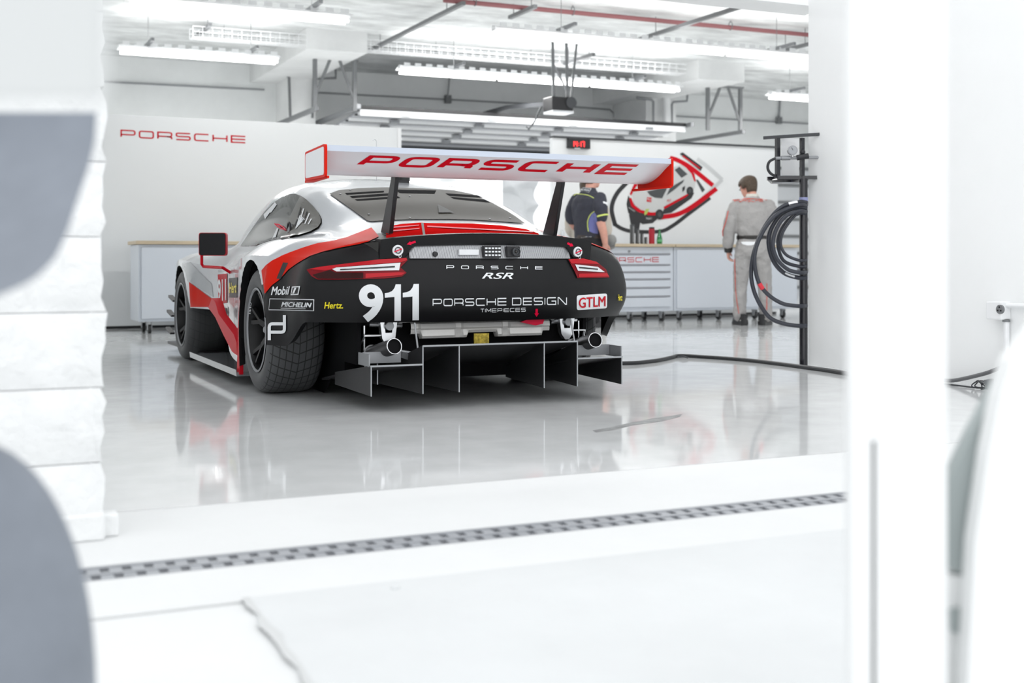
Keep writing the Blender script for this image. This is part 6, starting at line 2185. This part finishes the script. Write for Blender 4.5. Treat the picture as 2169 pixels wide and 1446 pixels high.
# grey hanging panel with a sloping lower edge
pl = [(-330, 236), (205, 238), (201, 300), (189, 353), (170, 407), (145, 486), (120, 544), (85, 582), (41, 610), (-40, 640), (-330, 660)]
pan = thing('grey_panel', tuple(near(-330, 236)), 'blurred blue-grey panel with a curved lower edge at the left edge', 'panel')
PO = Vector(pan.location)
F_ = FWD
def panel_bow(cc):  # bow added to turn the lower part skyward, so it lightens
    s = (cc - 236) / 400
    return -.30 * s * s
b = MB()
rows = 24
V, F = [], []
for i in range(rows + 1):
    cc = 238 + (655 - 238) * i / rows
    xs_ = 205
    for (x1, y1), (x2, y2) in zip(pl[1:-1], pl[2:]):
        if y1 <= cc <= y2:
            xs_ = x1 + (x2 - x1) * (cc - y1) / (y2 - y1)
    for px in (-330, -200, -100, xs_ - 30, xs_) if xs_ > -60 else (-330, -300, -250, -200, xs_):
        for u in (0, .03):
            V.append(near(px, cc, DN + panel_bow(cc) + u) - PO)
for i in range(rows):
    for j in range(4):
        a_, c_ = (i * 5 + j) * 2, ((i + 1) * 5 + j) * 2
        F.append((a_, a_ + 2, c_ + 2, c_)); F.append((a_ + 1, c_ + 1, c_ + 3, a_ + 3))
    a_, c_ = (i * 5 + 4) * 2, ((i + 1) * 5 + 4) * 2
    F.append((a_, a_ + 1, c_ + 1, c_))
b.add(V, F)
b.build('board', M['near_grey'], pan, 60)
q = near(-322, 300) + F_ * .045 - PO
b = MB(); b.cyl((q.x, q.y, -PO.z), (q.x, q.y, .0), .012, 16); b.build('stand', M['near_grey'], pan, 40)
# white board above it
DW = .62
wbd = thing('white_board', tuple(near(-420, 212, DW)), 'blurred white board filling the upper left corner', 'board')
WO = Vector(wbd.location)
b = MB(); b.prism([(-420, -120), (215, -120), (213, 212), (-420, 214)], lambda a, cc, u: near(a, cc, DW) + F_ * u - WO, 0, .012); b.build('sheet', mat('pale_board', (.56, .575, .575), .6), wbd, None)
b = MB(); q = near(-400, 200, DW) - WO; b.cyl((q.x, q.y, -WO.z), (q.x, q.y, .1), .012, 12); b.build('stand', M['near_white'], wbd, 40)
# white post with a seam on the right
DR = 1.62
ybot = HORIZON + CAM_Z / DR * FPX
post = thing('white_gate_post', tuple(near(1900, ybot, DR)), 'blurred white upright boards with a dark vertical seam, in front of the pier', 'post')
GO = Vector(post.location)
GO.z = 0; post.location.z = 0
for (a0, a1) in ((1803, 1846), (1856, 2006)):
    b = MB(); b.prism([(a0, -900), (a1, -900), (a1, ybot), (a0, ybot)], lambda a, cc, u: near(a, cc, DR) + F_ * u - GO, 0, .03); b.build('board', M['near_white'], post, None)
b = MB(); b.prism([(1840, 935), (1862, 935), (1862, ybot), (1840, ybot)], lambda a, cc, u: near(a, cc, DR) + F_ * u - GO, .031, .036); b.build('seam_strip', mat('seam_grey', srgb(62, 66, 66), .6), post, None)
b = MB(); b.prism([(1846, -900), (1856, -900), (1856, 934), (1846, 934)], lambda a, cc, u: near(a, cc, DR) + F_ * u - GO, -.001, .029); b.build('seam_filler', M['near_white'], post, None)
# white leaning cover at the right edge with its shaded side put into the grey of a flap
cov = thing('white_cover', tuple(near(2100, ybot, DR)), 'blurred white cover with a flap of painted grey shade at the right edge', 'cover')
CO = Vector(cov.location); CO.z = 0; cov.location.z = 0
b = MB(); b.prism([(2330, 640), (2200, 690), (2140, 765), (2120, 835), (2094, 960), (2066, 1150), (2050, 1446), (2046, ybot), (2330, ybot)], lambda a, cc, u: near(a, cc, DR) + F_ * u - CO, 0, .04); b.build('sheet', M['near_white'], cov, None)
b = MB(); b.prism([(2124, 798), (2060, 915), (2013, 1012), (2008, 1205), (2052, 1220), (2072, 1150), (2098, 960), (2122, 838)], lambda a, cc, u: near(a, cc, DR + .05) + F_ * u - CO, 0, .03); b.build('flap', mat('flap_shade_grey', srgb(160, 168, 168), .6), cov, None)
b = MB(); b.prism([(2006, 1216), (2056, 1222), (2052, ybot), (2002, ybot)], lambda a, cc, u: near(a, cc, DR + .05) + F_ * u - CO, 0, .03); b.build('skirt', M['near_white'], cov, None)

b = MB(); b.prism([(2010, 1288), (2050, 1284), (2053, 1325), (2040, 1342), (2012, 1335)], lambda a, cc, u: near(a, cc, DR + .05) + F_ * u - CO, -.006, 0); b.build('fold', bpy.data.materials['flap_shade_grey'], cov, None)  # grey patch on the skirt, in the flap's shade grey
